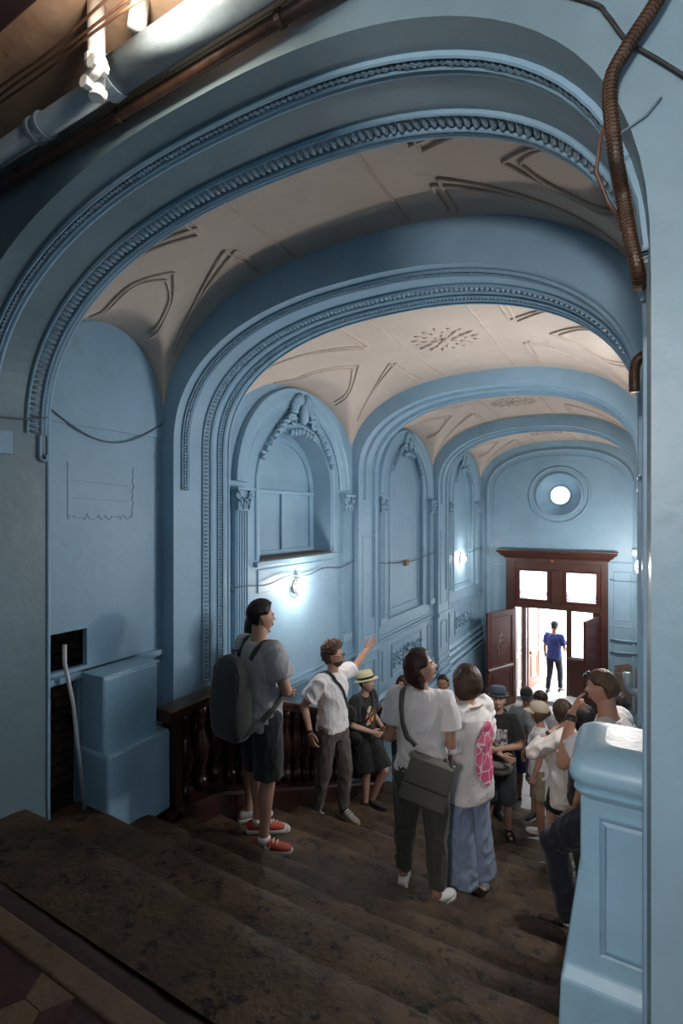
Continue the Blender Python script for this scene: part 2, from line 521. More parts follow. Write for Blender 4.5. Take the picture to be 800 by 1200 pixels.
# ---------------- transverse arches
BEADS = {}
def bead_mesh():
    pass
def make_arch(i, y0, y1):
    front = i == 0
    root = empty('trim_%d' % (i + 1), (0, 0, 0))
    tag(root, ['wide blue arch with egg and dart bands over the stair head', 'blue arch with two beaded bands before the blind window bay',
               'slim blue arch between the blind window and the tall niche', 'slim blue arch nearest the street door wall'][i], kind='structure')
    base = [2.2, 1.7, 0.0, 0.0][i]
    inner = arch_path(base=base) if not front else ([(-3.25, base), (-3.25, (base + SPR)/2)] + [(-1.5 + x, SPR + z) for x, z in superell(1.75, 1.0, 48, 2.2) if x < -1e-6] + [(-1.5 + x, SPR + z) for x, z in superell(1.53, 1.0, 48, 2.6) if x > -1e-6] + [(.03, (base + SPR)/2), (.03, base)])
    xl, xr, zt = (-4.85, 1.45, E + 2.1) if front else (WL - .15, WR + .15, E + 1.95)
    # outline with the opening cut from below
    poly = inner + [(xr, base), (xr, zt), (xl, zt), (xl, base)]
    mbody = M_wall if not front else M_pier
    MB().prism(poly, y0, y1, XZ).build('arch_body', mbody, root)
    # bands on the soffit: (distance from near edge, width, kind)
    w = y1 - y0
    if front: bands = [(.15, .030, 'dart'), (.43, .072, 'egg')]
    elif i == 1: bands = [(.11, .035, 'dart'), (.36, .075, 'egg'), (.53, .045, 'bead')]
    else: bands = [(.17, .03, 'dart'), (.44, .05, 'bead')]
    for (d, bw, kind) in bands:
        yc = y0 + d
        drop = 2.0 if kind != 'dart' else (.35 if not front else .0)
        if front and kind == 'egg': drop = .05
        cut = SPR - drop
        path = [p for p in inner if p[1] >= cut - 1e-6 and not (front and p[0] > -.2 and p[1] < SPR + .06)]
        path = [(path[0][0], cut)] + path + ([(path[-1][0], cut)] if not front else []) if drop else path
        # fillet ribs on both sides of the band: raised into the opening (negative a is towards the axis)
        mb = MB()
        for s in (-1, 1):
            c = yc + s * (bw / 2 + .008)
            mb.sweep(path, [(.004, c - .007), (-.014, c - .007), (-.018, c), (-.014, c + .007), (.004, c + .007)], XZ)
        mb.sweep(path, [(.004, yc + bw/2 + .02), (-.008, yc + bw/2 + .024), (-.012, yc + bw/2 + .034), (-.008, yc + bw/2 + .044), (.004, yc + bw/2 + .048)], XZ)
        mb.build('band_fillet', M_trim, root)
        mb = MB()
        stp = {'egg': .034, 'dart': .026, 'bead': .026}[kind] * (1.0 if i < 2 else 1.5)
        for p, t in arc_points(path, stp):
            nr = Vector((t.y, -t.x))      # towards the axis
            c = Vector((p.x + nr.x * .004, yc, p.y + nr.y * .004))
            T = Vector((t.x, 0, t.y)); Nn = Vector((nr.x, 0, nr.y)); Yv = Vector((0, 1, 0))
            j = random.uniform(.75, 1.12)
            if kind == 'egg':
                mb.ell(c, T * .0115, Yv * bw * .46, Nn * .017 * j, 8, 5)
            elif kind == 'dart':
                mb.obox(c + Nn * .004, (T + Yv * .8).normalized() * .011 * j, (T - Yv * .8).normalized() * .009, Nn * .009 * j)
            else:
                mb.ell(c, T * stp * .42, Yv * bw * .34, Nn * .014 * j, 8, 5)
        o = mb.build('ornament_band', M_dark, root); o['kind'] = 'stuff'
    # plain edge roll where the soffit meets the bay
    MB().sweep(inner, [(.0, y1 - .012), (-.010, y1 - .010), (-.012, y1), (-.004, y1 + .012), (.01, y1 + .012)], XZ).build('edge_roll', M_trim, root)
    if False:
        # impost block and abacus on each jamb
        for s in (-1, 1):
            x = CX + s * JH
            MB().box(min(x, x + s*.1), max(x, x + s*.1) , y0 - .012, y1 + .012, SPR - .06, SPR - .02).build('impost', M_trim, root, bevel=.006)
    if front:
        for s in (-1,):
            x = -3.25
            o = MB().box(min(x - s*.012, x + s*.1), max(x - s*.012, x + s*.1), y0 + .0, y0 + .30, E + .36, E + .50).build('impost', M_trim, root, bevel=.006)
            # scroll drop at the end of the inner band
            MB().tube([(x - s*.012, y1 - .06, E + .50 - .14 * t / 10 + .0) for t in range(11)] +
                      [(x - s*.012, y1 - .06 + .022 - .022 * math.cos(a), E + .36 - .022 * math.sin(a)) for a in np.linspace(0, 4.2, 10)], .010, 6).build('scroll_drop', M_trim, root, smooth=True)
    return root
arch_roots = [make_arch(i, *a) for i, a in enumerate(ARCHES)]
# cornice mouldings on the landing face of the first arch
ar = arch_roots[0]
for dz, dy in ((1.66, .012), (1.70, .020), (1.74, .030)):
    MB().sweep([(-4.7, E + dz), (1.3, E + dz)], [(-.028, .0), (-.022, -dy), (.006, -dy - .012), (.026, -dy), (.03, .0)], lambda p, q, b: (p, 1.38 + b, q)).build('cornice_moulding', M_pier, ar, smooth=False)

# ---------------- vaults
VS, VC = E + .62, E + 1.70
def vault_fn(b0, b1, crown=VC, lspring=VS, lrise=.80):
    hy = (b1 - b0) / 2; cy = (b0 + b1) / 2; hw = 1.76
    def f(x, y):
        dx = min(1.0, abs(x - CX) / hw); dy = min(1.0, abs(y - cy) / hy)
        m = VS + (crown - VS) * (1 - dx ** 2.4) ** (1 / 2.4)
        l = lspring + lrise * (1 - dy ** 2.2) ** (1 / 2.2) + .10 * (1 - dx)
        k = .035
        h = max(k - abs(m - l), 0) / k
        return max(m, l) + h * h * k * .25
    return f
vroots = []
def crom2(pts, n=8):
    P = [Vector(p) for p in pts]; Q = []
    for i in range(len(P)-1):
        a = P[max(0, i-1)]; b = P[i]; c = P[i+1]; d = P[min(len(P)-1, i+2)]
        for k in range(n):
            t = k/n
            Q.append(.5*((2*b) + (c-a)*t + (2*a-5*b+4*c-d)*t*t + (3*b-a-3*c+d)*t**3))
    Q.append(P[-1]); return Q
for i, (b0, b1) in enumerate(BAYS):
    crown = E + 1.78 if i == 0 else VC
    f = vault_fn(b0, b1, crown, VS if i else E + .78, .80 if i else .62)
    root = empty('ceiling' if i == 0 else 'ceiling_bay_%d' % i)
    tag(root, ['shadowed cream groin vault over the upper stairs', 'cream groin vault with rosette over the blind window bay', 'cream groin vault over the tall niche bay', 'cream groin vault beside the street door wall'][i], kind='structure')
    vroots.append(root)
    nx, ny = 90, 60
    # rows follow the curve so that the steep haunches keep enough points
    xs = [CX - 1.76 * math.cos(PI * a / nx) for a in range(nx + 1)]
    cy, hy = (b0 + b1)/2, (b1 - b0)/2
    ys = [cy - hy * math.cos(PI * a / ny) for a in range(ny + 1)]
    P = [[(x, y, f(x, y)) for y in ys] for x in xs]
    MB().grid(P).build('vault_plaster', M_ceil, root, smooth=True)
    # raised plaster lines: triangular frames in the webs
    def lift(pts, n=14):
        out = []
        for a, b in zip(pts[:-1], pts[1:]):
            for k in range(n):
                t = k / n
                x, y = a[0] + (b[0]-a[0])*t, a[1] + (b[1]-a[1])*t
                out.append((x, y, f(x, y) - .004))
        x, y = pts[-1]
        out.append((x, y, f(x, y) - .004))
        return out
    def mould(pts, r=.011):
        MB().tube(lift([tuple(v)[:2] for v in crom2([(a, b, 0) for a, b in pts])], 2), r, 6).build('plaster_moulding', M_ceilmould, root, smooth=True)
    for sx in (-1, 1):
        tip = CX + sx * (.80 if i else .92)
        ed = CX + sx * 1.60
        g = hy * .80
        for q in (0, 1):
            o_ = .10 + q * .075
            s = 1 - q * .13
            # web triangle towards the wall
            mould([(tip + sx*(o_ + .05), cy), (CX + sx*1.28, cy - g * .42 * s), (ed - sx*q*.03, cy - g * .62 * s)])
            mould([(tip + sx*(o_ + .05), cy), (CX + sx*1.28, cy + g * .42 * s), (ed - sx*q*.03, cy + g * .62 * s)])
            # frames on both sides of the groins
            for sy in (-1, 1):
                mould([(CX + sx*(.72 - q*.05), cy + sy * (hy * .22 + q*.05)), (CX + sx * 1.18, cy + sy * (hy * .62 + q * .02)), (CX + sx * 1.56, cy + sy * hy * (.88 - .0*q))])
                mould([(CX + sx*(.72 - q*.05), cy + sy * (hy * .22 + q*.05)), (CX + sx*(.72 - q*.05), cy + sy * hy * (.90 - q*.05))])
    for sx in (-1, 1):
        mould([(CX + sx * .42, cy - hy * .93), (CX + sx * .42, cy + hy * .93)], .008)
    # rosette of leaves at the crown
    if i:
        mb = MB()
        for ring, (rr, n_) in enumerate(((.10, 8), (.20, 12), (.29, 16))):
            for k in range(n_):
                a = 2*PI*k/n_ + ring * .2
                x, y = CX + rr*math.cos(a), cy + rr*math.sin(a)
                j = random.uniform(.5, 1.2)
                mb.ell((x, y, f(x, y) - .004), (.045*math.cos(a)*j, .045*math.sin(a)*j, 0), (-.02*math.sin(a), .02*math.cos(a), 0), (0, 0, .014*j), 7, 4)
        mb.ell((CX, cy, f(CX, cy) - .006), (.05, 0, 0), (0, .05, 0), (0, 0, .025), 10, 5)
        mb.build('rosette', M_ceilmould, root, smooth=True)
# roof cover that keeps daylight out above the vaults
tag(MB().box(-4.85, 1.45, 1.38, FARY + .5, E + 2.15, E + 2.35).build('ceiling_slab', M_lceil), 'rough slab above the vaults', kind='structure')

# ---------------- side walls
def round_arch(c, hw, spr, rise, n=24, base=None):
    pts = []
    if base is not None: pts.append((c - hw, base))
    pts += [(c + x, spr + z) for x, z in superell(hw, rise, n, 2.0)]
    if base is not None: pts.append((c + hw, base))
    return pts

def capital(parent, fn, yc, z, w=.20, h=.19, name='capital'):
    cp = MB()
    cp.prism([(yc - w*.62, z + h), (yc + w*.62, z + h), (yc + w*.62, z + h + .028), (yc - w*.62, z + h + .028)], 0, .115, fn)
    o = cp.build(name, M_trim, parent, bevel=.004)
    bell = MB()
    bell.prism([(yc - w*.42, z), (yc + w*.42, z), (yc + w*.52, z + h), (yc - w*.52, z + h)], 0, .07, fn)
    for s in (-1, 1):      # volutes
        cyv, czv = yc + s * w * .50, z + h - .045
        pts = []
        for k in range(26):
            a = k / 25 * 4.2 * PI / 2 + PI/2
            r = .045 * (1 - k / 25 * .78)
            p = fn(cyv + s * r * math.cos(a), czv + r * math.sin(a), .088)
            pts.append(p)
        bell.tube(pts, .012, 6)
        bell.ell(fn(cyv, czv, .085), Vector(fn(1, 0, 0)) * 0 + Vector((0, .018, 0)), Vector((0, 0, .018)), Vector((.02, 0, 0)), 8, 5)
    bell.build('volutes', M_trim, o, smooth=False)
    lv = MB()
    for k in range(5):      # leaf row
        yy = yc + (k - 2) * w * .2
        lv.ell(fn(yy, z + .055 + (k % 2) * .022, .075), Vector((0, .017, 0)), Vector((0, .004, .045)), Vector((.022, 0, 0)), 7, 5)
        lv.ell(fn(yy, z + .10 + (k % 2) * .022, .092), Vector((0, .015, 0)), Vector((.0, 0, .014)), Vector((.02, 0, 0)), 7, 5)
    lv.tube([fn(yc - w*.5, z + .004, .055), fn(yc - w*.45, z + .004, .078), fn(yc + w*.45, z + .004, .078), fn(yc + w*.5, z + .004, .055)], .010, 6)
    lv.build('leaves', M_trim, o, smooth=True)
    return o

def pilaster(parent, fn, yc, z0, z1, w=.18):
    sh = MB()
    n = 5
    prof = [(yc - w/2, 0), (yc - w/2, .05)]
    fw = w / n
    for k in range(n):     # flutes
        a = yc - w/2 + k * fw
        prof += [(a + .15*fw, .05), (a + .35*fw, .036), (a + .65*fw, .036), (a + .85*fw, .05)]
    prof += [(yc + w/2, .05), (yc + w/2, 0)]
    vs = [fn(p, z0, b) for p, b in prof] + [fn(p, z1, b) for p, b in prof]
    m = len(prof)
    sh.add(vs, [(k, k+1, m+k+1, m+k) for k in range(m-1)])
    o = sh.build('pilaster', M_trim, parent)
    bs = MB().prism([(yc - w*.62, z0 - .10), (yc + w*.62, z0 - .10), (yc + w*.62, z0 - .03), (yc + w*.55, z0), (yc - w*.55, z0), (yc - w*.62, z0 - .03)], 0, .07, fn)
    bs.build('pilaster_base', M_trim, o, bevel=.005)
    capital(o, fn, yc, z1, w * 1.12)
    return o

def cartouche(parent, fn, yc, z, s=1.0):
    """Relief of leaves, swags and an oval shield above an arch."""
    mb = MB()
    up = lambda dy, dz, b: fn(yc + dy*s, z + dz*s, b*s)
    mb.ell(up(0, .02, .05), Vector((0, .055*s, 0)), Vector((0, 0, .085*s)), Vector((.035*s, 0, 0)), 12, 7)
    for sd in (-1, 1):
        for k in range(9):
            a = PI/2 - sd * (.25 + k * .16)
            r = .145
            p = up(r*math.cos(a)*.9, .02 + r*math.sin(a)*.85, .045)
            dirv = Vector((0, math.cos(a), math.sin(a)))
            tv = Vector((0, -math.sin(a), math.cos(a)))
            mb.ell(p, dirv * .055 * s, tv * .018 * s, Vector((.028*s, 0, 0)), 7, 5)
        for k in range(9):
            t = k / 8
            p = up(sd * (.13 + .36*t), -.02 - .34 * t**1.5 , .04 * (1 - .4*t))
            a = -.4 - .9*t
            dirv = Vector((0, sd*math.cos(a), math.sin(a)))
            tv = Vector((0, sd*-math.sin(a), math.cos(a)))
            mb.ell(p, (dirv*.9 + tv*.5) * .048 * s * (1.15 - .5*t), tv * .016 * s, Vector((.024*s, 0, 0)), 7, 5)
            mb.ell(p, (dirv*.9 - tv*.6) * .042 * s * (1.15 - .5*t), tv * .014 * s, Vector((.022*s, 0, 0)), 7, 5)
        pts = []
        for k in range(24):
            a = k/23 * 3.6*PI/2
            r = .06*(1 - k/23*.75)
            pts.append(up(sd*(.155 + r*math.cos(a)), -.055 + r*math.sin(a), .05))
        mb.tube(pts, .012*s, 6)
    for k in range(7):
        mb.ell(up((k-3)*.052, -.115 - .02*abs(k-3)*.5, .035), Vector((0, .02*s, 0)), Vector((0, 0, .034*s)), Vector((.026*s, 0, 0)), 7, 5)
    return mb.build('cartouche_relief', M_trim, parent, smooth=True)

def frieze_relief(parent, fn, yc, z, w):
    mb = MB()
    for sd in (-1, 1):
        for q in range(3):
            cy_ = yc + sd * (.16 + q * w * .16)
            pts = []
            for k in range(26):
                a = k/25 * 4.4*PI/2 + (0 if q % 2 else PI)
                r = .085*(1 - k/25*.8) * (1 - q*.12)
                pts.append(fn(cy_ + sd*r*math.cos(a), z + r*math.sin(a), .03))
            mb.tube(pts, .013, 6)
            for k in range(5):
                a = k * 1.25 + q
                mb.ell(fn(cy_ + .10*math.cos(a), z + .10*math.sin(a), .022), Vector((0, .04*math.cos(a), .04*math.sin(a))), Vector((0, -.013*math.sin(a), .013*math.cos(a))), Vector((.02, 0, 0)), 7, 5)
    mb.ell(fn(yc, z, .035), Vector((0, .05, 0)), Vector((0, 0, .10)), Vector((.035, 0, 0)), 10, 6)
    for k in range(8):
        a = k * PI / 4
        mb.ell(fn(yc + .09*math.cos(a), z + .12*math.sin(a), .025), Vector((0, .035*math.cos(a), .045*math.sin(a))), Vector((0, -.012*math.sin(a), .012*math.cos(a))), Vector((.02, 0, 0)), 7, 5)
    return mb.build('frieze_relief', M_trim, parent, smooth=True)

MOULD = [(-.03, 0), (-.03, .018), (-.018, .03), (-.006, .018), (.006, .018), (.014, .034), (.028, .034), (.034, .012), (.034, 0)]
FRAME = [(-.018, 0), (-.018, .012), (-.006, .022), (.008, .018), (.018, .008), (.018, 0)]
def side_wall(side):
    fn = YZl if side == 'left' else YZr
    X0 = WL if side == 'left' else WR
    root = empty('wall_' + side)
    tag(root, 'blue stuccoed wall with pilasters, blind window and niches' if side == 'left' else 'blue stuccoed wall opposite the blind window', kind='structure')
    top = E + 1.95
    # --- bay 1: plain lunette wall set back, with two broken openings by the pedestal (left side)
    b0, b1 = BAYS[0]
    D = -.04
    if side == 'left':
        pcs = [[(b0-.05, E - 1.14), (b1+.05, E - 1.14), (b1+.05, E - 1.06), (b0-.05, E - 1.06)],
               [(2.24, E - 1.06), (b1+.05, E - 1.06), (b1+.05, E - .80), (2.24, E - .80)],
               [(b0-.05, E - .80), (b1+.05, E - .80), (b1+.05, top), (b0-.05, top)],
               [(2.17, 1.9), (b1+.05, 1.9), (b1+.05, E - 1.14), (2.17, E - 1.14)],
               [(b0-.05, E - 1.06), (1.965, E - 1.06), (1.965, E - .80), (b0-.05, E - .80)]]
        for p in pcs:
            MB().prism(p, D - .05, D, fn).build('plaster_panel', M_wall, root)
        # the rough hollow behind, its bricks laid bare
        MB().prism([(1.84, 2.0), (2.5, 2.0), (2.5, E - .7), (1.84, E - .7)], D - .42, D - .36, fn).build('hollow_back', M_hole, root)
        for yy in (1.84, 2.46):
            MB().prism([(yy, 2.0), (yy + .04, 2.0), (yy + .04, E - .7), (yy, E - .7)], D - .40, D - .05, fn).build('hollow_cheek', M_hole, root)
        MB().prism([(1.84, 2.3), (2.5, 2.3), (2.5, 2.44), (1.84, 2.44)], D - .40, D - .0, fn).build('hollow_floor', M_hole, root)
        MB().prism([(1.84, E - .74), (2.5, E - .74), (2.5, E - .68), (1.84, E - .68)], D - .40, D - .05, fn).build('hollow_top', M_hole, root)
        bk = None
        for r_ in range(15):
            for c_ in range(4):
                if bk is None:
                    bk = MB().box(0, .05, 0, .135, 0, .068).build('brick', M_brick, root, bevel=.006); o = bk
                else:
                    o = bk.copy(); COL.objects.link(o)
                o.location = (WL + D - .37 + random.uniform(-.012, .02), 1.87 + c_ * .148 + (r_ % 2) * .03, 2.45 + r_ * .082)
        # ledge and the raised ghost of a notice board
        MB().prism([(b0, E - 1.13), (b1, E - 1.13), (b1, E - 1.085), (b0, E - 1.085)], D, D + .05, fn).build('ledge', M_trim, root, bevel=.004)
        y_a, y_b, z_a, z_b = 2.10, 2.62, E - .02, E + .36
        rag = []
        for k in range(30):
            rag.append((y_a + (y_b - y_a)*k/29, z_a + random.uniform(-.015, .02)))
        MB().sweep(rag, [(-.006, 0), (-.004, .006), (.004, .006), (.006, 0)], lambda p, q, b: fn(p, q, D + b)).build('plaster_ridge', M_trim, root)
        MB().sweep([(y_a, z_a), (y_a, z_b)], [(-.005, 0), (-.004, .005), (.004, .005), (.005, 0)], lambda p, q, b: fn(p, q, D + b)).build('plaster_ridge', M_trim, root)
        rag = [(y_b + random.uniform(-.012, .012), z_a + (z_b - z_a)*k/17) for k in range(18)]
        MB().sweep(rag, [(-.006, 0), (-.004, .006), (.004, .006), (.006, 0)], lambda p, q, b: fn(p, q, D + b)).build('plaster_ridge', M_trim, root)
        for zz in (.10, .22):
            MB().sweep([(y_a + .03, E + zz + .02), (y_b - .05, E + zz)], [(-.003, 0), (-.002, .003), (.002, .003), (.003, 0)], lambda p, q, b: fn(p, q, D + b)).build('plaster_ridge', M_trim, root)
        # step in the wall face at the springing of the lunette
        MB().prism(round_arch(2.4, .52, E + .66, .74, 24, E + .62), D, D + .012, fn).build('lunette_panel', M_wall, root)
    else:
        MB().prism([(b0-.05, 1.9), (b1+.05, 1.9), (b1+.05, top), (b0-.05, top)], D - .05, D, fn).build('plaster_panel', M_wall, root)
    # --- bays 2..4
    for i in (1, 2, 3):
        b0, b1 = BAYS[i]
        c = (b0 + b1) / 2 + (.0 if i != 3 else -.1)
        zb = 0.0
        hw = .70 if i == 1 else .72
        sill = E - .46
        aspr = E + .30
        if i == 1:
            MB().prism([(b0-.05, zb), (b1+.05, zb), (b1+.05, sill), (b0-.05, sill)], -.08, 0, fn).build('plaster_panel', M_wall, root)
            notch = [(b0-.05, sill)] + round_arch(c, hw, aspr, .66, 28, sill) + [(b1+.05, sill), (b1+.05, top), (b0-.05, top)]
            MB().prism(notch, -.30, 0, fn).build('plaster_panel', M_wall, root)
        else:
            rec = E - 1.62
            MB().prism([(b0-.05, zb), (b1+.05, zb), (b1+.05, rec), (b0-.05, rec)], -.08, 0, fn).build('plaster_panel', M_wall, root)
            notch = [(b0-.05, rec)] + round_arch(c, hw, aspr + .1, .72, 28, rec) + [(b1+.05, rec), (b1+.05, top), (b0-.05, top)]
            MB().prism(notch, -.08, 0, fn).build('plaster_panel', M_wall, root)
            MB().prism([(c-hw-.05, rec-.05), (c+hw+.05, rec-.05), (c+hw+.05, E + 1.3), (c-hw-.05, E + 1.3)], -.09, -.055, fn).build('niche_back', M_wall, root)
            MB().sweep(round_arch(c, hw, aspr + .1, .72, 28, rec) , FRAME, fn).build('niche_frame', M_trim, root)
            ip = round_arch(c, hw - .13, aspr + .1, .60, 28, rec + .13)
            MB().sweep(ip + [ip[0]], [(a*.7, b*.7 - .055) for a, b in FRAME], fn).build('niche_panel_frame', M_trim, root)
        # archivolt springing from the capitals
        hp = (b1 - b0)/2 - .235 if i != 3 else 1.07
        MB().sweep(round_arch(c, hp - .02, aspr + .02, .98, 32), [(-.11, 0), (-.11, .02), (-.09, .035), (-.06, .03), (-.03, .045), (.05, .045), (.07, .06), (.10, .06), (.11, .03), (.11, 0)], fn).build('archivolt', M_trim, root)
        if i == 1:
            MB().sweep(round_arch(c, hw + .06, aspr, .72, 28, sill), FRAME + [], fn).build('window_architrave', M_trim, root)
        cartouche(root, fn, c, aspr + (.80 if i == 1 else .86), 1.4 if i == 1 else 1.25)
        pz0 = E - 1.55
        for s in (-1, 1):
            pilaster(root, fn, c + s * hp, pz0, E + .04)
        # dado: cornice line, framed panel with relief, base mouldings, plinth
        dz = 2.55
        ya, yb = b0, b1
        MB().sweep([(ya, dz), (yb, dz)], MOULD, fn).build('dado_cornice', M_trim, root)
        MB().sweep([(ya, dz + .07), (yb, dz + .07)], [(-.012, 0), (-.012, .02), (.012, .02), (.012, 0)], fn).build('dado_fillet', M_trim, root)
        if i > 1:
            q = [(c - .62, 1.92), (c + .62, 1.92), (c + .62, 2.40), (c - .62, 2.40)]
            MB().sweep(q, FRAME, fn, closed=True).build('dado_panel_frame', M_trim, root)
            frieze_relief(root, fn, c, 2.16, 1.2)
            for s in (-1, 1):
                q = [(c + s*hp - .09, 1.92), (c + s*hp + .09, 1.92), (c + s*hp + .09, 2.40), (c + s*hp - .09, 2.40)]
                MB().sweep(q, [(a*.7, b*.8) for a, b in FRAME], fn, closed=True).build('dado_panel_frame', M_trim, root)
            for zz, dd in ((1.72, .03), (1.60, .05), (1.46, .07)):
                MB().sweep([(ya, zz), (yb, zz)], [(-.05, 0), (-.05, dd), (-.02, dd + .012), (.02, dd - .01), (.04, .01), (.04, 0)], fn).build('base_moulding', M_trim, root)
            MB().prism([(ya, 0), (yb, 0), (yb, 1.36), (ya, 1.36)], 0, .10, fn).build('plinth', M_trim, root, bevel=.01)
    return root
wl = side_wall('left')
wr = side_wall('right')

# dado bands wrapping the slim arch piers on the left
for i in (2, 3):
    y0, y1 = ARCHES[i]
    x = CX - JH
    for z, d in ((2.55, .035), (1.72, .02), (1.60, .035), (1.46, .05)):
        MB().box(x - .12, x + d, y0 - d, y1 + d, z - .03, z + .03).build('pier_band', M_trim, arch_roots[i], bevel=.008)
    MB().sweep([(y0 + .14, 1.92), (y1 - .14, 1.92), (y1 - .14, 2.40), (y0 + .14, 2.40)], [(a*.7, b*.8) for a, b in FRAME], lambda p, q, b: (x + b, p, q), closed=True).build('pier_panel_frame', M_trim, arch_roots[i])
    MB().sweep([(y0 + .12, 2.75), (y1 - .12, 2.75), (y1 - .12, E - .3), (y0 + .12, E - .3)], [(a*.6, b*.6) for a, b in FRAME], lambda p, q, b: (x + b, p, q), closed=True).build('pier_panel_frame', M_trim, arch_roots[i])
    MB().box(x - .12, x + .07, y0 - .03, y1 + .03, 0, 1.36).build('pier_plinth', M_trim, arch_roots[i], bevel=.01)

# ---------------- blind window in the second bay
c = sum(BAYS[1]) / 2
win = empty('window_1'); tag(win, 'blue painted blind arched window with bars and a dusty sill', kind='structure')
MB().prism([(c-.8, E-.55), (c+.8, E-.55), (c+.8, E+1.1), (c-.8, E+1.1)], -.30, -.26, YZl).build('blind_panel', M_wall, win)
MB().sweep(round_arch(c, .60, E + .30, .56, 28, E - .44), [(-.02, -.26), (-.02, -.235), (.02, -.235), (.02, -.26)], YZl).build('window_frame', M_trim, win)
MB().prism([(c-.62, E+.235), (c+.62, E+.235), (c+.62, E+.275), (c-.62, E+.275)], -.26, -.20, YZl).build('transom_bar', M_trim, win, bevel=.005)
MB().prism([(c-.02, E-.42), (c+.02, E-.42), (c+.02, E+.24), (c-.02, E+.24)], -.26, -.225, YZl).build('mullion', M_trim, win, bevel=.004)
MB().prism([(c-.62, E-.44), (c+.62, E-.44), (c+.62, E-.40), (c-.62, E-.40)], -.26, -.215, YZl).build('bottom_rail', M_trim, win, bevel=.004)
MB().prism([(c-.70, E-.475), (c+.70, E-.475), (c+.70, E-.455), (c-.70, E-.455)], -.28, .02, YZl).build('sill_board', M_sillwood, win, bevel=.003)
MB().prism([(c-.80, E-.53), (c+.80, E-.53), (c+.80, E-.475), (c-.80, E-.475)], -.05, .05, YZl).build('window_sill', M_trim, win, bevel=.008)
MB().prism([(c-.74, E-.80), (c+.74, E-.80), (c+.74, E-.56), (c-.74, E-.56)], -.02, .012, YZl).build('apron_panel', M_trim, win, bevel=.006)

# ---------------- end wall with the door and the round window
FE = empty('wall_far'); tag(FE, 'blue end wall with round window and street door', kind='structure')
top = E + 1.95
DX0, DX1, DH = -2.49, -.67, 2.26          # inner door opening
TH = E - 1.28                              # top of the transom lights
OC, ORAD = (CX + .06, E + .45), .47
# wall pieces round the opening (door case covers 0..TH)
def fw(poly, name='plaster_panel'):
    return MB().prism(poly, FARY, FARY + .30, XZ).build(name, M_wall, FE)
fw([(WL - .1, 0), (DX0 - .06, 0), (DX0 - .06, E - .8), (WL - .1, E - .8)])
fw([(DX1 + .06, 0), (WR + .1, 0), (WR + .1, E - .8), (DX1 + .06, E - .8)])
fw([(DX0 - .06, E - 1.12), (DX1 + .06, E - 1.12), (DX1 + .06, E - .8), (DX0 - .06, E - .8)])
n = 40
circ = [(OC[0] + ORAD*math.cos(2*PI*k/n), OC[1] + ORAD*math.sin(2*PI*k/n)) for k in range(n)]
half = n // 2
low = [circ[half + k] for k in range(half + 1) if half + k < n] + [circ[0]]
fw([(WL - .1, E - .8), (WR + .1, E - .8), (WR + .1, OC[1])] + low[::-1] + [(WL - .1, OC[1])])
fw([(WL - .1, OC[1])] + [circ[k] for k in range(half, -1, -1)] + [(WR + .1, OC[1]), (WR + .1, top), (WL - .1, top)])
# splayed eye of the round window
mb = MB()
vs = []
for (r, y) in ((ORAD, FARY), (.235, FARY + .24), (.225, FARY + .24), (.225, FARY + .42), (ORAD + .1, FARY + .42)):
    vs.append([(OC[0] + r*math.cos(2*PI*k/n), y, OC[1] + r*math.sin(2*PI*k/n)) for k in range(n)])
mb.grid([[vs[j][k] for j in range(5)] for k in range(n)], closed_u=True).build('splayed_reveal', M_wall, FE, smooth=False)
def ring(name, r, w, d, y, m, par):
    path = [(OC[0] + r*math.cos(2*PI*k/n), OC[1] + r*math.sin(2*PI*k/n)) for k in range(n)]
    return MB().sweep(path, [(-w, y), (-w*.8, y - d*.7), (0, y - d), (w*.8, y - d*.7), (w, y)], XZ, closed=True).build(name, m, par, smooth=True)
ring('outer_ring', .64, .03, .03, FARY, M_trim, FE)
ring('outer_ring', ORAD + .02, .035, .045, FARY, M_trim, FE)
rw = empty('window_2'); tag(rw, 'small bright round window above the street door', kind='structure')
ring('round_frame', .225, .022, .03, FARY + .25, M_trim, rw)
MB().lathe([(.22, .0), (.22, .006)], (OC[0], FARY + .30, OC[1]), 32, 'y').build('pane', M_glass, rw)
# arched framing and corner pilaster strips on the end wall
MB().sweep(arch_path(hw=1.56, rise=.94, base=0.2), [(-.03, FARY), (-.03, FARY - .03), (.0, FARY - .045), (.03, FARY - .03), (.03, FARY)], XZ).build('wall_arch_moulding', M_trim, FE)
MB().sweep(arch_path(hw=1.40, rise=.80, base=E - .9), [(-.012, FARY), (-.012, FARY - .012), (.012, FARY - .012), (.012, FARY)], XZ).build('wall_arch_moulding', M_trim, FE)
for s in (-1, 1):
    xa = CX + s * 1.10; xb = CX + s * 1.50
    x0, x1 = min(xa, xb) + .08, max(xa, xb)
    for z0_, z1_ in ((1.0, 2.0), (2.15, 3.2)):
        MB().sweep([(x0, z0_), (x1, z0_), (x1, z1_), (x0, z1_)], [(a*.7, FARY - b*.6) for a, b in FRAME], XZ, closed=True).build('panel_frame', M_trim, FE)
MB().sweep([(CX + 1.1, 3.4), (WR, 3.4)], [(a, FARY - b) for a, b in FRAME], XZ).build('wall_string', M_trim, FE)
MB().prism([(CX + 1.16, .25), (CX + 1.66, .2), (CX + 1.68, 1.12), (CX + 1.45, 1.22), (CX + 1.2, 1.15)], FARY - .012, FARY + .01, XZ).build('bare_plaster_patch', M_patch, FE)

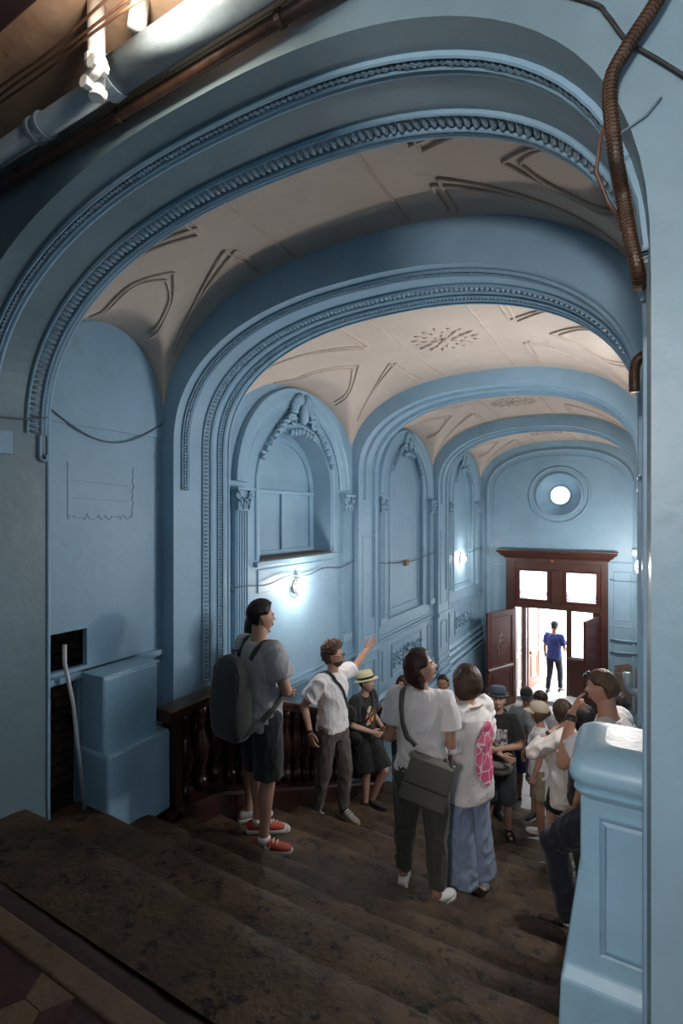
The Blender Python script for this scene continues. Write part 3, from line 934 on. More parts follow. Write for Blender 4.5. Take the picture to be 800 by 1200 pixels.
# ---------------- the door case
dc = empty('door_1'); tag(dc, 'brown panelled double street door with transom lights and cornice', kind='structure')
FY = FARY - .10
fx0, fx1 = -2.70, -.53
MB().box(fx0, DX0, FY, FARY + .12, 0, E - 1.10).build('door_jamb', M_doorframe, dc, bevel=.008)
MB().box(DX1, fx1, FY, FARY + .12, 0, E - 1.10).build('door_jamb', M_doorframe, dc, bevel=.008)
MB().box(DX0, DX1, FY + .02, FARY + .12, DH, DH + .13).build('transom_bar', M_doorframe, dc, bevel=.008)
MB().box(DX0, DX1, FY + .02, FARY + .12, TH, E - 1.08).build('head_board', M_doorframe, dc, bevel=.006)
cxm = (DX0 + DX1) / 2
MB().box(cxm - .11, cxm + .11, FY + .0, FARY + .12, DH + .13, TH).build('transom_mullion', M_doorframe, dc, bevel=.008)
for x0, x1 in ((DX0, cxm - .11), (cxm + .11, DX1)):
    z0_, z1_ = DH + .13, TH
    MB().box(x0, x0 + .10, FY + .03, FARY + .08, z0_, z1_).build('transom_stile', M_door, dc, bevel=.006)
    MB().box(x1 - .10, x1, FY + .03, FARY + .08, z0_, z1_).build('transom_stile', M_door, dc, bevel=.006)
    MB().box(x0 + .1, x1 - .1, FY + .03, FARY + .08, z0_, z0_ + .08).build('transom_rail', M_door, dc, bevel=.006)
    MB().box(x0 + .1, x1 - .1, FY + .03, FARY + .08, z1_ - .05, z1_).build('transom_rail', M_door, dc, bevel=.006)
    MB().box(x0 + .1, x1 - .1, FARY + .02, FARY + .028, z0_ + .08, z1_ - .05).build('pane', M_glass, dc)
# entablature: frieze with rosette, stepped cornice
MB().box(fx0 - .0, fx1 + .0, FY - .02, FARY + .02, E - 1.12, E - 1.02).build('frieze', M_doorframe, dc, bevel=.006)
prof = [(E - 1.03, .03), (E - .99, .05), (E - .97, .10), (E - .92, .13), (E - .90, .17), (E - .86, .19), (E - .84, .20), (E - .82, .20)]
mb = MB()
rows = []
for z, d in prof:
    rows.append([(fx0 - d, FARY, z), (fx0 - d, FY - d, z), (fx1 + d, FY - d, z), (fx1 + d, FARY, z)])
mb.grid(rows)
mb.add(rows[-1], [(0, 1, 2, 3)]); mb.add(rows[0], [(3, 2, 1, 0)])
mb.build('cornice', M_doorframe, dc)
MB().lathe([(.045, 0), (.05, -.012), (.03, -.022), (.012, -.03)], (cxm - .1, FY - .02, E - 1.07), 14, 'y').build('frieze_rosette', mat('orange brown rosette', (.20, .06, .03), .5), dc, smooth=True)

def door_leaf(parent, hinge, ang, w, h, name, m, glass=False, gm=None, thick=.05, flip=1):
    """A leaf of rails, stiles and panels, turned about its hinge. Local x runs from hinge to free edge."""
    R = Matrix.Rotation(ang, 4, 'Z')
    lf_ = empty(name, hinge, ang, parent)
    def bx(nm, x0, x1, z0, z1, d0, d1, mm, bev=.006):
        return MB().box(x0, x1, d0, d1, z0, z1).build(nm, mm, lf_, bevel=bev)
    st = .12
    t = thick / 2
    bx('stile', 0, st, 0.01, h, -t, t, m); bx('stile', w - st, w, 0.01, h, -t, t, m)
    for z0, z1 in ((.01, .20), (.86, .98), (h - .13, h)):
        bx('rail', st, w - st, z0, z1, -t, t, m)
    bx('panel', st, w - st, .20, .86, -t*.4, t*.4, m)
    q = [(st + .08, .28), (w - st - .08, .28), (w - st - .08, .78), (st + .08, .78)]
    for s in (-1, 1):
        MB().sweep(q, [(-.02, s*t*.4), (-.012, s*t*.95), (.012, s*t*.95), (.02, s*t*.4)], XZ, closed=True).build('panel_moulding', m, lf_)
        MB().sweep([(st, .92), (w - st*.2, .92)], [(-.045, s*t), (-.03, s*(t + .03)), (.0, s*(t + .035)), (.03, s*(t + .02)), (.045, s*t)], XZ).build('lock_rail_moulding', m, lf_)
    if glass:
        bx('pane', st, w - st, .98, h - .13, -.004, .004, M_glass, 0)
    else:
        bx('panel', st, w - st, .98, h - .13, -t*.3, t*.3, m)
        q = [(st + .015, .995), (w - st - .015, .995), (w - st - .015, h - .145), (st + .015, h - .145)]
        for s in (-1, 1):
            MB().sweep(q, [(-.015, s*t*.3), (-.01, s*t), (.01, s*t), (.015, s*t*.3)], XZ, closed=True).build('panel_moulding', m, lf_)
    return lf_
leafL = door_leaf(dc, (DX0 + .01, FARY - .16, 0), math.atan2(-1.0, -.44), 1.05, DH - .02, 'door_leaf', M_door)
# chalk scrawl on the upper panel of that leaf
mb = MB()
for pts in ([(-.12, 0), (-.05, .26), (.03, .30), (.10, .02)], [(-.16, .18), (-.02, .24), (.14, .20)], [(-.18, .16), (-.17, -.05), (-.05, -.03)], [(.02, .36), (.0, .10)], [(.02, .05), (.08, .15), (.16, .05), (.14, -.08)], [(-.02, -.02), (0, -.20)], [(.08, -.05), (.09, -.22)], [(-.1, .10), (.1, .12)]):
    for sd in (-1, 1):
        mb.tube([(.52 + x, sd * .0115, 1.45 + z) for x, z in pts], .005, 5)
mb.build('chalk_scrawl', M_chalk, leafL)
leafR = door_leaf(dc, (DX1 - .01, FARY - .16, 0), math.atan2(-.90, -.24), .93, DH - .02, 'door_leaf', M_door)

# ---------------- vestibule and outer door
ve = empty('wall_vestibule'); tag(ve, 'cream vestibule between the inner and outer street doors', kind='structure')
VY = 13.62
MB().box(DX0 - .15, DX0 - .03, FARY + .12, VY, 0, 2.8).build('side_wall', M_vest, ve)
MB().box(DX1 + .03, DX1 + .15, FARY + .12, VY, 0, 2.8).build('side_wall', M_vest, ve)
MB().box(DX0 - .15, DX1 + .15, FARY + .3, FARY + .42, TH + .02, 5.1 - .45).build('upper_wall', M_vest, ve) if False else None
for z0_, z1_ in ((.25, .95), (1.1, 2.3)):
    MB().sweep([(FARY + .25, z0_), (VY - .15, z0_), (VY - .15, z1_), (FARY + .25, z1_)], [(-.02, 0), (-.01, .02), (.01, .02), (.02, 0)], lambda p, q, b: (DX0 - .03 + b, p, q), closed=True).build('panel_frame', M_vest, ve)
d2 = empty('door_2'); tag(d2, 'outer street door with glazed leaves open to daylight', kind='structure')
ox0, ox1 = -2.42, -.78
MB().box(ox0 - .10, ox0, VY - .06, VY + .06, 0, 2.75).build('door_jamb', M_doorframe, d2, bevel=.006)
MB().box(ox1, ox1 + .14, VY - .06, VY + .06, 0, 2.75).build('door_jamb', M_doorframe, d2, bevel=.006)
MB().box(ox0, ox1, VY - .06, VY + .06, 2.42, 2.52).build('door_head', M_doorframe, d2, bevel=.006)
door_leaf(d2, (ox0 + .03, VY + .02, 0), math.radians(78), .80, 2.40, 'outer_door_leaf', M_doorout, True)
door_leaf(d2, (ox1 - .0, VY, 0), math.radians(180), .70, 2.40, 'outer_door_leaf', M_doorframe, True)
tag(MB().box(WL - .1, WR + .1, FARY + .3, 40, -.15, -.002).build('ground_street', M_pave), 'sunlit pale paving outside the street door', kind='structure')

# ================================================================== fixtures
# ---------------- wall lamps
def wall_lamp(loc, side, label, power=28):
    s = 1 if side == 'left' else -1
    root = empty('wall_lamp', loc)
    tag(root, label, 'lamp')
    MB().lathe([(.075, 0), (.075, s*.02), (.06, s*.035)], (0, 0, 0), 20, 'x').build('base', M_lampbase, root, smooth=False)
    MB().ell((s*.075, 0, 0), (.05, 0, 0), (0, .062, 0), (0, 0, .072), 16, 10).build('globe', M_lampglow, root, smooth=True)
    MB().tube([(s*.062, .082*math.cos(a), .096*math.sin(a)) for a in np.linspace(0, 2*PI, 25)[:-1]], .010, 6, True).build('guard_ring', M_lampring, root, smooth=True)
    MB().box(s*.0, s*.05, -.02, .02, .085, .15).build('cable_box', M_lampbase, root, bevel=.005) if s > 0 else MB().box(-.05, 0, -.02, .02, .085, .15).build('cable_box', M_lampbase, root, bevel=.005)
    ld = bpy.data.lights.new('bulb', 'POINT')
    ld.energy = power; ld.color = (1.0, .91, .83); ld.shadow_soft_size = .05
    lo = bpy.data.objects.new('bulb', ld); COL.objects.link(lo); lo.parent = root; lo.location = (s*.22, 0, 0)
    return root
wall_lamp((WL + .012, 4.72, E - .80), 'left', 'glowing oval wall lamp below the blind window sill', 20)
wall_lamp((WL - .055, 11.15, E - .98), 'left', 'glowing oval wall lamp in the niche nearest the street door', 26)
wall_lamp((WR, 4.75, E - .42), 'right', 'glowing oval wall lamp opposite the blind window', 76)
wall_lamp((WR - -.055, 11.15, E - .98), 'right', 'glowing oval wall lamp opposite the niche by the street door', 130)
wall_lamp((WR + .055, 7.98, E - .7), 'right', 'unseen oval wall lamp added to brighten the tall niche bay', 45)  # added fill lamp for the third bay, hidden by the pier
# bulb over the landing
root = empty('ceiling_lamp', (-1.36, 1.04, E + 1.80)); tag(root, 'bare bulb ceiling lamp above the stair head pipes', 'lamp')
MB().lathe([(.05, 0), (.045, -.03), (.02, -.05)], (0, 0, 0), 16).build('base', M_lampbase, root)
MB().lathe([(.02, -.05), (.034, -.09), (.036, -.115), (.025, -.14), (.004, -.15)], (0, 0, 0), 16).build('bulb_glass', M_lampglow, root, smooth=True)
ld = bpy.data.lights.new('bulb', 'POINT'); ld.energy = 14; ld.color = (1.0, .86, .68); ld.shadow_soft_size = .05
lo = bpy.data.objects.new('bulb', ld); COL.objects.link(lo); lo.parent = root; lo.location = (0, 0, -.19)

root = empty('ceiling_lamp', (-.10, -1.9, E + 1.80)); tag(root, 'unseen globe lamp added behind the camera to light the right pier and pedestal', 'lamp')  # added out of view to brighten the right pier, pedestal and people's backs
MB().lathe([(.06, 0), (.06, -.03), (.01, -.05), (.008, -.78), (.05, -.80), (.05, -.84)], (0, 0, 0), 20).build('stem', M_lampbase, root)
MB().lathe([(.05, -.84), (.13, -.89), (.155, -.93), (.12, -1.0), (.06, -1.03), (.004, -1.04)], (0, 0, 0), 24).build('globe', M_lampglow, root, smooth=True)
ld = bpy.data.lights.new('bulb', 'POINT'); ld.energy = 290; ld.color = (1.0, .91, .85); ld.shadow_soft_size = .16
lo = bpy.data.objects.new('bulb', ld); COL.objects.link(lo); lo.parent = root; lo.location = (0, 0, -1.20)

# ---------------- pipes at the landing ceiling
def pipe(name, label, pts, r, m, cat='pipe', n=14):
    o = MB().tube(pts, r, n).build(name, m, None, smooth=True)
    tag(o, label, cat); return o
p1 = empty('ceiling_pipe', (-1.9, 1.24, E + 1.63)); tag(p1, 'thick blue grey pipe running along the arch cornice', 'pipe')
MB().tube([(-2.8, 0, 0), (.16, 0, 0)], .042, 16).build('pipe_run', M_pipe, p1, smooth=True)
MB().tube([(.16, 0, .012), (3.1, 0, .012)], .060, 16).build('pipe_run', M_pipe, p1, smooth=True)
for x in (-.32, -.26):
    MB().tube([(x, 0, 0), (x + .022, 0, 0)], .052, 16).build('pipe_clip', M_pipe, p1, smooth=False)
MB().tube([(.16, 0, .006), (.22, 0, .012)], .066, 16).build('pipe_socket', M_pipe, p1)
p2 = empty('rusty_pipe', (-1.9, 1.327, E + 1.592)); tag(p2, 'thin rusty brown pipe below the thick grey pipe', 'pipe')
MB().tube([(-2.8, 0, 0), (3.1, 0, 0)], .021, 12).build('pipe_run', M_rust, p2, smooth=True)
for x in (-.6, .1, .9):
    MB().tube([(x, 0, 0), (x + .02, 0, 0)], .027, 12).build('pipe_clip', M_rust, p2)
dp = empty('drop_pipe', (-1.65, 1.135, E + 1.505)); tag(dp, 'short white drop pipe with a bolted valve', 'pipe')
MB().tube([(0, 0, .0), (0, 0, .295)], .030, 14).build('pipe_run', M_pipew, dp, smooth=True)
MB().tube([(0, 0, .075), (0, 0, .10)], .038, 14).build('collar', M_pipew, dp)
MB().tube([(-.005, -.03, .005), (.06, -.03, .03)], .020, 10).build('valve_body', M_pipew, dp, smooth=True)
MB().tube([(.05, -.055, .035), (.05, .0, .035)], .024, 8).build('valve_nut', M_pipew, dp)
MB().tube([(0, -.05, -.01), (0, .03, -.01)], .022, 8).build('valve_nut', M_pipew, dp)
MB().lathe([(.026, -.035), (.03, -.02), (.03, .0)], (0, 0, 0), 12).build('end_cap', M_pipew, dp)
pipe('pipe_stub', 'bright white pipe stub beside the ceiling bulb', [(-1.52, 1.20, E + 1.70), (-1.50, 1.20, E + 1.80)], .032, M_pipew)
for k, (dz, dy) in enumerate(((1.640, .0), (1.672, .002), (1.704, -.002))):
    pts = []
    for q in range(40):
        x = -4.6 + q * .12
        pts.append((x, 1.09 + dy + .006*math.sin(q*.7 + k*2), E + dz + .012*math.sin(q*.45 + k) + .004*math.sin(q*1.3)))
    pipe('wire', ['loose brown wire sagging lowest over the grey pipe', 'loose brown wire close above the grey pipe', 'loose brown wire nearest the stained ceiling'][k], pts, .0045, M_rust, 'wire', 6)

# ---------------- armoured cable bundle on the first arch, running down the pier
def helix_cable(name, label, pts, r):
    root = empty(name, pts[0]); tag(root, label, 'cable')
    P = [Vector(p) - Vector(pts[0]) for p in pts]
    # smooth polyline
    Q = []
    for i in range(len(P) - 1):
        a = P[max(0, i-1)]; b = P[i]; c_ = P[i+1]; d = P[min(len(P)-1, i+2)]
        for k in range(12):
            t = k / 12
            Q.append(.5*((2*b) + (c_-a)*t + (2*a-5*b+4*c_-d)*t*t + (3*b-a-3*c_+d)*t**3))
    Q.append(P[-1])
    MB().tube(Q, r, 10).build('cable_core', M_cable, root, smooth=True)
    L = 0; hel = []
    prev = None
    step = r * .30
    # armour rings
    mb = MB(); acc = 0
    for a, b in zip(Q[:-1], Q[1:]):
        seg = (b - a).length
        while acc < seg:
            p = a + (b - a) * (acc/seg); t = (b - a).normalized()
            mb.tube([p - t*r*.14, p + t*r*.14], [r*1.10, r*1.10], 10)
            acc += r * .55
        acc -= seg
    mb.build('armour_rings', M_cable, root)
    return root, Q
JR = CX + JH
main_pts = [(.13, 1.34, E + 1.30), (.041, 1.34, E + 1.147), (-.017, 1.34, E + 1.069), (-.052, 1.345, E + .999), (-.042, 1.36, E + .845), (-.028, 1.42, E + .774), (-.014, 1.42, E + .676), (.003, 1.43, E + .59), (.006, 1.50, E + .575)]
helix_cable('armoured_cable', 'rusty armoured cable hanging down the arch beside the pale pier', main_pts, .0155)
pipe('wire', 'thin brown wire looping beside the armoured cable', [(-.05, 1.40, E + 1.0), (-.075, 1.40, E + .92), (-.085, 1.40, E + .84), (-.06, 1.42, E + .77), (-.035, 1.44, E + .73)], .005, M_rust, 'wire', 6)
pipe('wire', 'black wire crossing the landing face above the pier', [tuple(v) for v in crom2([(-.30, 1.372, E + 1.40), (-.098, 1.372, E + 1.24), (-.06, 1.372, E + 1.19), (-.018, 1.372, E + 1.11), (.05, 1.372, E + 1.03), (.16, 1.372, E + .90)])], .0045, M_wireblk, 'wire', 6)
pipe('wire', 'thin grey wire dropping along the arch edge to the pier', [(.05, 1.374, E + .95), (.02, 1.374, E + .92), (-.03, 1.374, E + .90), (-.035, 1.40, E + .86), (.0, 1.44, E + .77), (.012, 1.45, E + .66)], .003, M_wire, 'wire', 6)
helix_cable('conduit_end', 'short rusty conduit elbow on the far side of the pale pier', [(.165, 2.40, E + .63), (.06, 2.40, E + .645), (.015, 2.40, E + .635), (-.004, 2.40, E + .60), (-.006, 2.40, E + .50)], .020)

# ---------------- wires on the blue walls
sag = []
for k in range(20):
    t = k / 19
    sag.append((WL - .02 + .0*t, 1.93 + t * .96, E + .72 - .20 * math.sin(PI * t) ** 1 + .02 * t))
pipe('wire', 'grey wire sagging across the lunette wall by the first arch', sag, .006, M_wire, 'wire', 6)
pipe('wire', 'grey wire around the pier of the first arch', [(CX - JH + .008, 1.38 + k*.05, E + .62 - .05*math.sin(k*.3)) for k in range(11)], .006, M_wire, 'wire', 6)
path = []
for k in range(60):
    y = 3.56 + k * .042
    path.append((WL + .065 if k % 59 else WL + .03, y, E - .78 + .07*t + .02*math.sin(k*.35) + .07 * k/59))
pipe('wire', 'grey cable clipped across the wall under the blind window', path, .007, M_wire, 'wire', 6)
path = [(WL + .055, 6.70 + k*.10, E - .70 - .08*math.sin(PI*k/25)) for k in range(26)]
pipe('wire', 'grey cable clipped across the tall niche', path, .008, M_wire, 'wire', 6)
path = [(WL + .055, 9.90 + k*.10, E - .80 - .06*math.sin(PI*k/25)) for k in range(26)]
pipe('wire', 'grey cable clipped across the last niche to its lamp', path, .008, M_wire, 'wire', 6)
tag(MB().box(WL - .055, WL + .0, 7.95, 8.07, E - .86, E - .76).build('junction_box', M_yellow, None, bevel=.006), 'small aged yellow junction box in the tall niche', 'box')
for k, (z, dz) in enumerate(((1.72, .0), (1.45, .03), (3.02, 0))):
    pipe('wall_pipe', ['thin blue pipe along the end wall above the bare patch', 'lower thin blue pipe along the end wall', 'painted cable along the end wall beside the door cornice'][k],
         [(CX + 1.12, FARY - .05, z + .02), (CX + 1.25, FARY - .05, z), (WR - .0, FARY - .05, z + dz)], .025 if k < 2 else .015, M_wall, 'pipe', 8)
pipe('pipe_elbow', 'pale pipe elbow rising from the wall beside the door', [(.125, 7.2, E - 2.18), (.02, 7.2, E - 2.18), (-.055, 7.2, E - 2.16), (-.09, 7.2, E - 2.10), (-.10, 7.2, E - 1.945)], .047, M_pipe)
pipe('pipe_end', 'capped grey pipe end sticking out beside the end wall', [(.18, 8.5, E - .54), (-.04, 8.5, E - .54), (-.055, 8.5, E - .54)], [.062, .062, .05], M_pipe)

# ---------------- pedestal at the stair head (left) with its base block
def pedestal_left():
    root = empty('stair_pedestal', (-3.19, 2.39, 1.9)); tag(root, 'worn plain blue pedestal block at the head of the balustrade', 'pedestal')
    z = lambda r: E + r - 1.9
    MB().box(-.16, .10, -.215, .235, z(-1.62), z(-1.10)).build('shaft', M_pedestal, root, bevel=.018)
    MB().box(-.16, .115, -.225, .245, z(-1.10), z(-1.085)).build('top_slab', M_pedestal, root, bevel=.006)
    MB().box(-.17, .17, -.235, .300, z(-2.20), z(-1.60)).build('base', M_pedestal, root, bevel=.022)
    return root
pedestal_left()
tag(MB().tube([(-3.27, 2.02, E - .86), (-3.27, 2.02, E - .98), (-3.24, 2.06, E - 1.25), (-3.19, 2.11, E - 1.98)], [.014, .014, .013, .013], 10).build('white_pipe', M_pipew, None, smooth=True), 'thin white pipe rising from the broken opening by the pedestal', 'pipe')

# ---------------- pedestal beside the pier (right)
def pedestal_right():
    root = empty('stair_pedestal', (0.0, 2.30, E - 1.97)); tag(root, 'blue panelled pedestal with rounded cap beside the pale pier', 'pedestal')
    b = 1.97
    x0, x1, y0, y1 = -.185, .10, -.15, .22
    MB().box(x0, x1, y0, y1, .0, b - 1.05).build('shaft', M_pedestal, root, bevel=.01)
    # tapered foot
    fv = []
    for z, d, e_ in ((-.05, .075, .045), (.20, .065, .040), (.25, .055, .006), (.62, .006, .004)):
        fv.append([(x0 - d, y0 - e_, z), (x1, y0 - e_, z), (x1, y1 + d, z), (x0 - d, y1 + d, z)])
    mb = MB()
    mb.grid([[r[k] for r in fv] for k in range(4)], closed_u=True)
    mb.add(fv[-1], [(0, 1, 2, 3)])
    mb.build('foot', M_pedestal, root, bevel=.01)
    # moulded, round-shouldered cap
    b -= .085
    pr = [(b - .99, .004), (b - .975, .018), (b - .962, .024), (b - .955, .014), (b - .94, .016), (b - .925, .034), (b - .90, .040), (b - .87, .036), (b - .845, .020), (b - .825, -.006), (b - .812, -.040), (b - .806, -.08)]
    mb = MB(); rows = []
    for z, d in pr:
        rr = .045
        lp = [(x1, y0 - d, z), (x1, y1 + d, z)]
        for cx_, cy_, a0 in ((x0 - d + rr, y1 + d - rr, PI/2), (x0 - d + rr, y0 - d + rr, PI)):
            lp += [(cx_ + rr*math.cos(a0 + t*PI/10), cy_ + rr*math.sin(a0 + t*PI/10), z) for t in range(6)]
        rows.append(lp)
    nl = len(rows[0])
    mb.grid([[r[k] for r in rows] for k in range(nl)], closed_u=True)
    mb.add(rows[-1], [tuple(range(nl))]); mb.add(rows[0], [tuple(range(nl))[::-1]])
    co = mb.build('cap', M_pedestal, root, smooth=True)
    co.data.set_sharp_from_angle(angle=.75)
    q = [(x0 + .075, .33), (.09, .33), (.09, b - 1.06), (x0 + .075, b - 1.06)]
    MB().sweep(q, [(-.010, y0), (-.008, y0 - .014), (.0, y0 - .009), (.012, y0 - .016), (.014, y0)], XZ, closed=True).build('panel_frame', M_trim, root)
    MB().prism([(x0 + .09, .345), (.075, .345), (.075, b - 1.075), (x0 + .09, b - 1.075)], y0 - .0065, y0 + .01, XZ).build('panel', M_pedestal, root)
    return root
pedestal_right()

# ---------------- balustrade of dark turned balusters
RX = -3.05
def rail_z(y):
    return E - 1.45 if y < 3.19 else E - 1.45 - .425 * (y - 3.19)
bal = empty('balustrade', (RX, 2.64, 2.0)); tag(bal, 'dark brown wooden balustrade with turned balusters along the stairs', 'balustrade')
o0 = Vector(bal.location)
YB = 6.25
path = [(2.63, rail_z(2.63)), (3.19, rail_z(3.19)), (YB, rail_z(YB))]
loc_ = lambda p, q, b: (b, p - o0.y, q - o0.z)
MB().sweep(path, [(-.09, -.065), (-.055, -.075), (-.045, -.088), (-.012, -.092), (0, -.075), (.004, 0), (0, .075), (-.012, .092), (-.045, .088), (-.055, .075), (-.09, .065)], loc_).build('handrail', M_rail, bal, bevel=.004)
MB().sweep([(p, q - .88 if k else q - .78) for k, (p, q) in enumerate(path)], [(-.22, -.075), (0, -.075), (.02, -.05), (.02, .05), (0, .075), (-.22, .075)], loc_).build('bottom_rail', M_wood, bal)
prof = [(.052, 0), (.052, .09), (.030, .10), (.046, .13), (.030, .16), (.042, .20), (.066, .27), (.070, .33), (.058, .41), (.034, .48), (.026, .54), (.044, .565), (.028, .59), (.050, .62), (.050, .70)]
bmesh_b = MB().lathe(prof, (0, 0, 0), 14).mesh('baluster'); bmesh_b.materials.append(M_wood)
bmesh_b.polygons.foreach_set('use_smooth', [True]*len(bmesh_b.polygons))
MB().prism([(2.72, rail_z(2.7) - .80), (3.19, rail_z(3.19) - .86), (5.3, rail_z(5.3) - .86), (5.3, rail_z(5.3) - .06), (3.19, rail_z(3.19) - .06), (2.72, rail_z(2.7) - .06)], -.085, -.065, loc_).build('shade_backing', M_wood, bal)  # added dark sheet standing in for the shade between the balusters
y = 2.86
while y < YB - .06:
    o = bpy.data.objects.new('baluster', bmesh_b); COL.objects.link(o); o.parent = bal
    zt = rail_z(y) - .08
    zb = zt - (.71 if y > 3.2 else .68)
    o.location = (0, y - o0.y, zb - o0.z); o.scale = (1, 1, (zt - zb) / .70)
    y += .165
MB().box(-.07, .07, YB - o0.y - .05, YB - o0.y + .09, step_z(YB) - .05 - o0.z, rail_z(YB) + .06 - o0.z).build('newel_post', M_wood, bal, bevel=.01)
MB().lathe([(.05, 0), (.075, .03), (.08, .07), (.05, .12), (.0, .13)], (0, YB - o0.y + .02, rail_z(YB) + .06 - o0.z), 16).build('newel_cap', M_wood, bal, smooth=True)
MB().box(-.075, .075, 2.692 - o0.y, 2.765 - o0.y, 1.9 - o0.z, rail_z(2.66) - .085 - o0.z).build('half_post', M_wood, bal, bevel=.006)

# ================================================================== people
def remesh(mb, vox, its=4, name='body'):
    me = mb.mesh(name)
    o = bpy.data.objects.new('tmp', me); COL.objects.link(o)
    r = o.modifiers.new('r', 'REMESH'); r.mode = 'VOXEL'; r.voxel_size = vox; r.use_smooth_shade = True
    if its:
        s = o.modifiers.new('s', 'SMOOTH'); s.factor = .5; s.iterations = its
    bpy.context.view_layer.update()
    dg = bpy.context.evaluated_depsgraph_get()
    out = bpy.data.meshes.new_from_object(o.evaluated_get(dg))
    bpy.data.objects.remove(o); bpy.data.meshes.remove(me)
    out.name = name
    return out

def wrinkle(me, amp=.005, scale=(9, 9, 5), seed=0.0):
    n = len(me.vertices)
    co = np.empty(n*3, np.float32); me.vertices.foreach_get('co', co); co = co.reshape(-1, 3)
    no = np.empty(n*3, np.float32); me.vertices.foreach_get('normal', no); no = no.reshape(-1, 3)
    d = np.empty(n, np.float32)
    sx, sy, sz = scale
    for i in range(n):
        x, y, z = co[i]
        w = noise.noise(Vector((x*2.2 + seed, y*2.2, z*2.2)))
        a = noise.noise(Vector((x*sx + w*1.6 + seed, y*sy + w*1.6, z*sz + w*2.5)))
        c = noise.noise(Vector((x*sx*2.3 + w*3 + seed, y*sy*2.3 + w*3, z*sz*2.1 + w*3)))
        d[i] = max(-.35, 1 - 2.4*abs(a) - .8*abs(c))
    co += no * (d * amp * 1.5)[:, None]
    me.vertices.foreach_set('co', co.ravel()); me.update()

def join_into(parts):
    """Several (mesh, matrix) into one mesh."""
    bm = bmesh.new()
    for me, M in parts:
        n0 = len(bm.verts)
        bm.from_mesh(me)
        bm.verts.ensure_lookup_table()
        if M is not None:
            bmesh.ops.transform(bm, matrix=M, verts=bm.verts[n0:])
            if M.determinant() < 0:
                bmesh.ops.reverse_faces(bm, faces=[f for f in bm.faces if f.verts[0].index >= n0 or f.verts[0].index == -1][-len(me.polygons):])
    out = bpy.data.meshes.new('body')
    bm.to_mesh(out); bm.free()
    out.polygons.foreach_set('use_smooth', [True]*len(out.polygons))
    return out

# ---- head: a radial surface with a face
def head_point(x, y, z, sex='m', chub=0.0):
    ax, ay, az = .0745 + chub*.004, .096, .116
    t = max(0.0, -z)
    wx = 1 - (.30 if sex == 'm' else .36) * t ** 1.7
    dy = 1.0
    if y < 0: dy = 1 - .38 * t ** 1.1
    else: dy = .95 - .10 * t ** 2
    p = Vector((ax*x*wx, ay*y*dy, az*z))
    if y < 0: p.z += .045 * t * min(1, -y * 1.3)
    if z > 0: p.y -= .006 * z
    if y > 0:
        nz = 0
        if -.30 < z < .16: nz = ((.16 - z)/.38) ** 1.4 if z > -.22 else max(0, (z + .30)/.08)
        p.y += .025 * math.exp(-(x/.135)**2) * nz * (y > .3)
        p.y -= .0095 * math.exp(-((abs(x) - .37)/.17)**2 - ((z - .03)/.10)**2)
        p.y += .004 * math.exp(-(x/.5)**2 - ((z - .17)/.06)**2)
        p.y += .0055 * math.exp(-(x/.24)**2 - ((z + .47)/.055)**2)
        p.y += .0045 * math.exp(-(x/.22)**2 - ((z + .60)/.05)**2)
        p.y -= .003 * math.exp(-(x/.3)**2 - ((z + .535)/.02)**2)
        p.y += .007 * math.exp(-(x/.3)**2 - ((z + .84)/.10)**2)
        p.y += .002 * math.exp(-((abs(x) - .5)/.2)**2 - ((z + .15)/.15)**2)
    return p

def sphere_dirs(nu, nv):
    rows = []
    for j in range(nv + 1):
        t = -PI/2 + PI*j/nv
        rows.append([(math.cos(t)*math.sin(2*PI*i/nu), math.cos(t)*math.cos(2*PI*i/nu), math.sin(t)) for i in range(nu)])
    return rows

def radial_mesh(fn, nu=56, nv=44, name='head'):
    rows = sphere_dirs(nu, nv)
    vs, fs = [], []
    for r in rows:
        for d in r:
            vs.append(fn(*d))
    for j in range(nv):
        for i in range(nu):
            a, b = j*nu + i, j*nu + (i+1) % nu
            fs.append((a, b, b + nu, a + nu))
    me = bpy.data.meshes.new(name)
    me.from_pydata([tuple(v) for v in vs], [], fs)
    bm = bmesh.new(); bm.from_mesh(me)
    bmesh.ops.remove_doubles(bm, verts=bm.verts, dist=1e-5)
    bmesh.ops.recalc_face_normals(bm, faces=bm.faces)
    bm.to_mesh(me); bm.free()
    me.polygons.foreach_set('use_smooth', [True]*len(me.polygons))
    return me

HEADS = {}
def head_mesh(sex):
    if sex not in HEADS:
        me = radial_mesh(lambda x, y, z: head_point(x, y, z, sex))
        mb = MB()
        for s in (-1, 1):
            mb.ell((s*.0765, -.012, -.006), (.008, s*.004, 0), (s*.006, .017, 0), (0, -.008, .032), 10, 8)
            mb.ell((s*.079, -.016, .004), (.007, s*.004, 0), (s*.005, .011, 0), (0, -.006, .021), 8, 6)
        HEADS[sex] = join_into([(me, None), (mb.mesh(), None)])
    return HEADS[sex]

def smooth01(a, b, x):
    t = min(1, max(0, (x - a)/(b - a))); return t*t*(3 - 2*t)

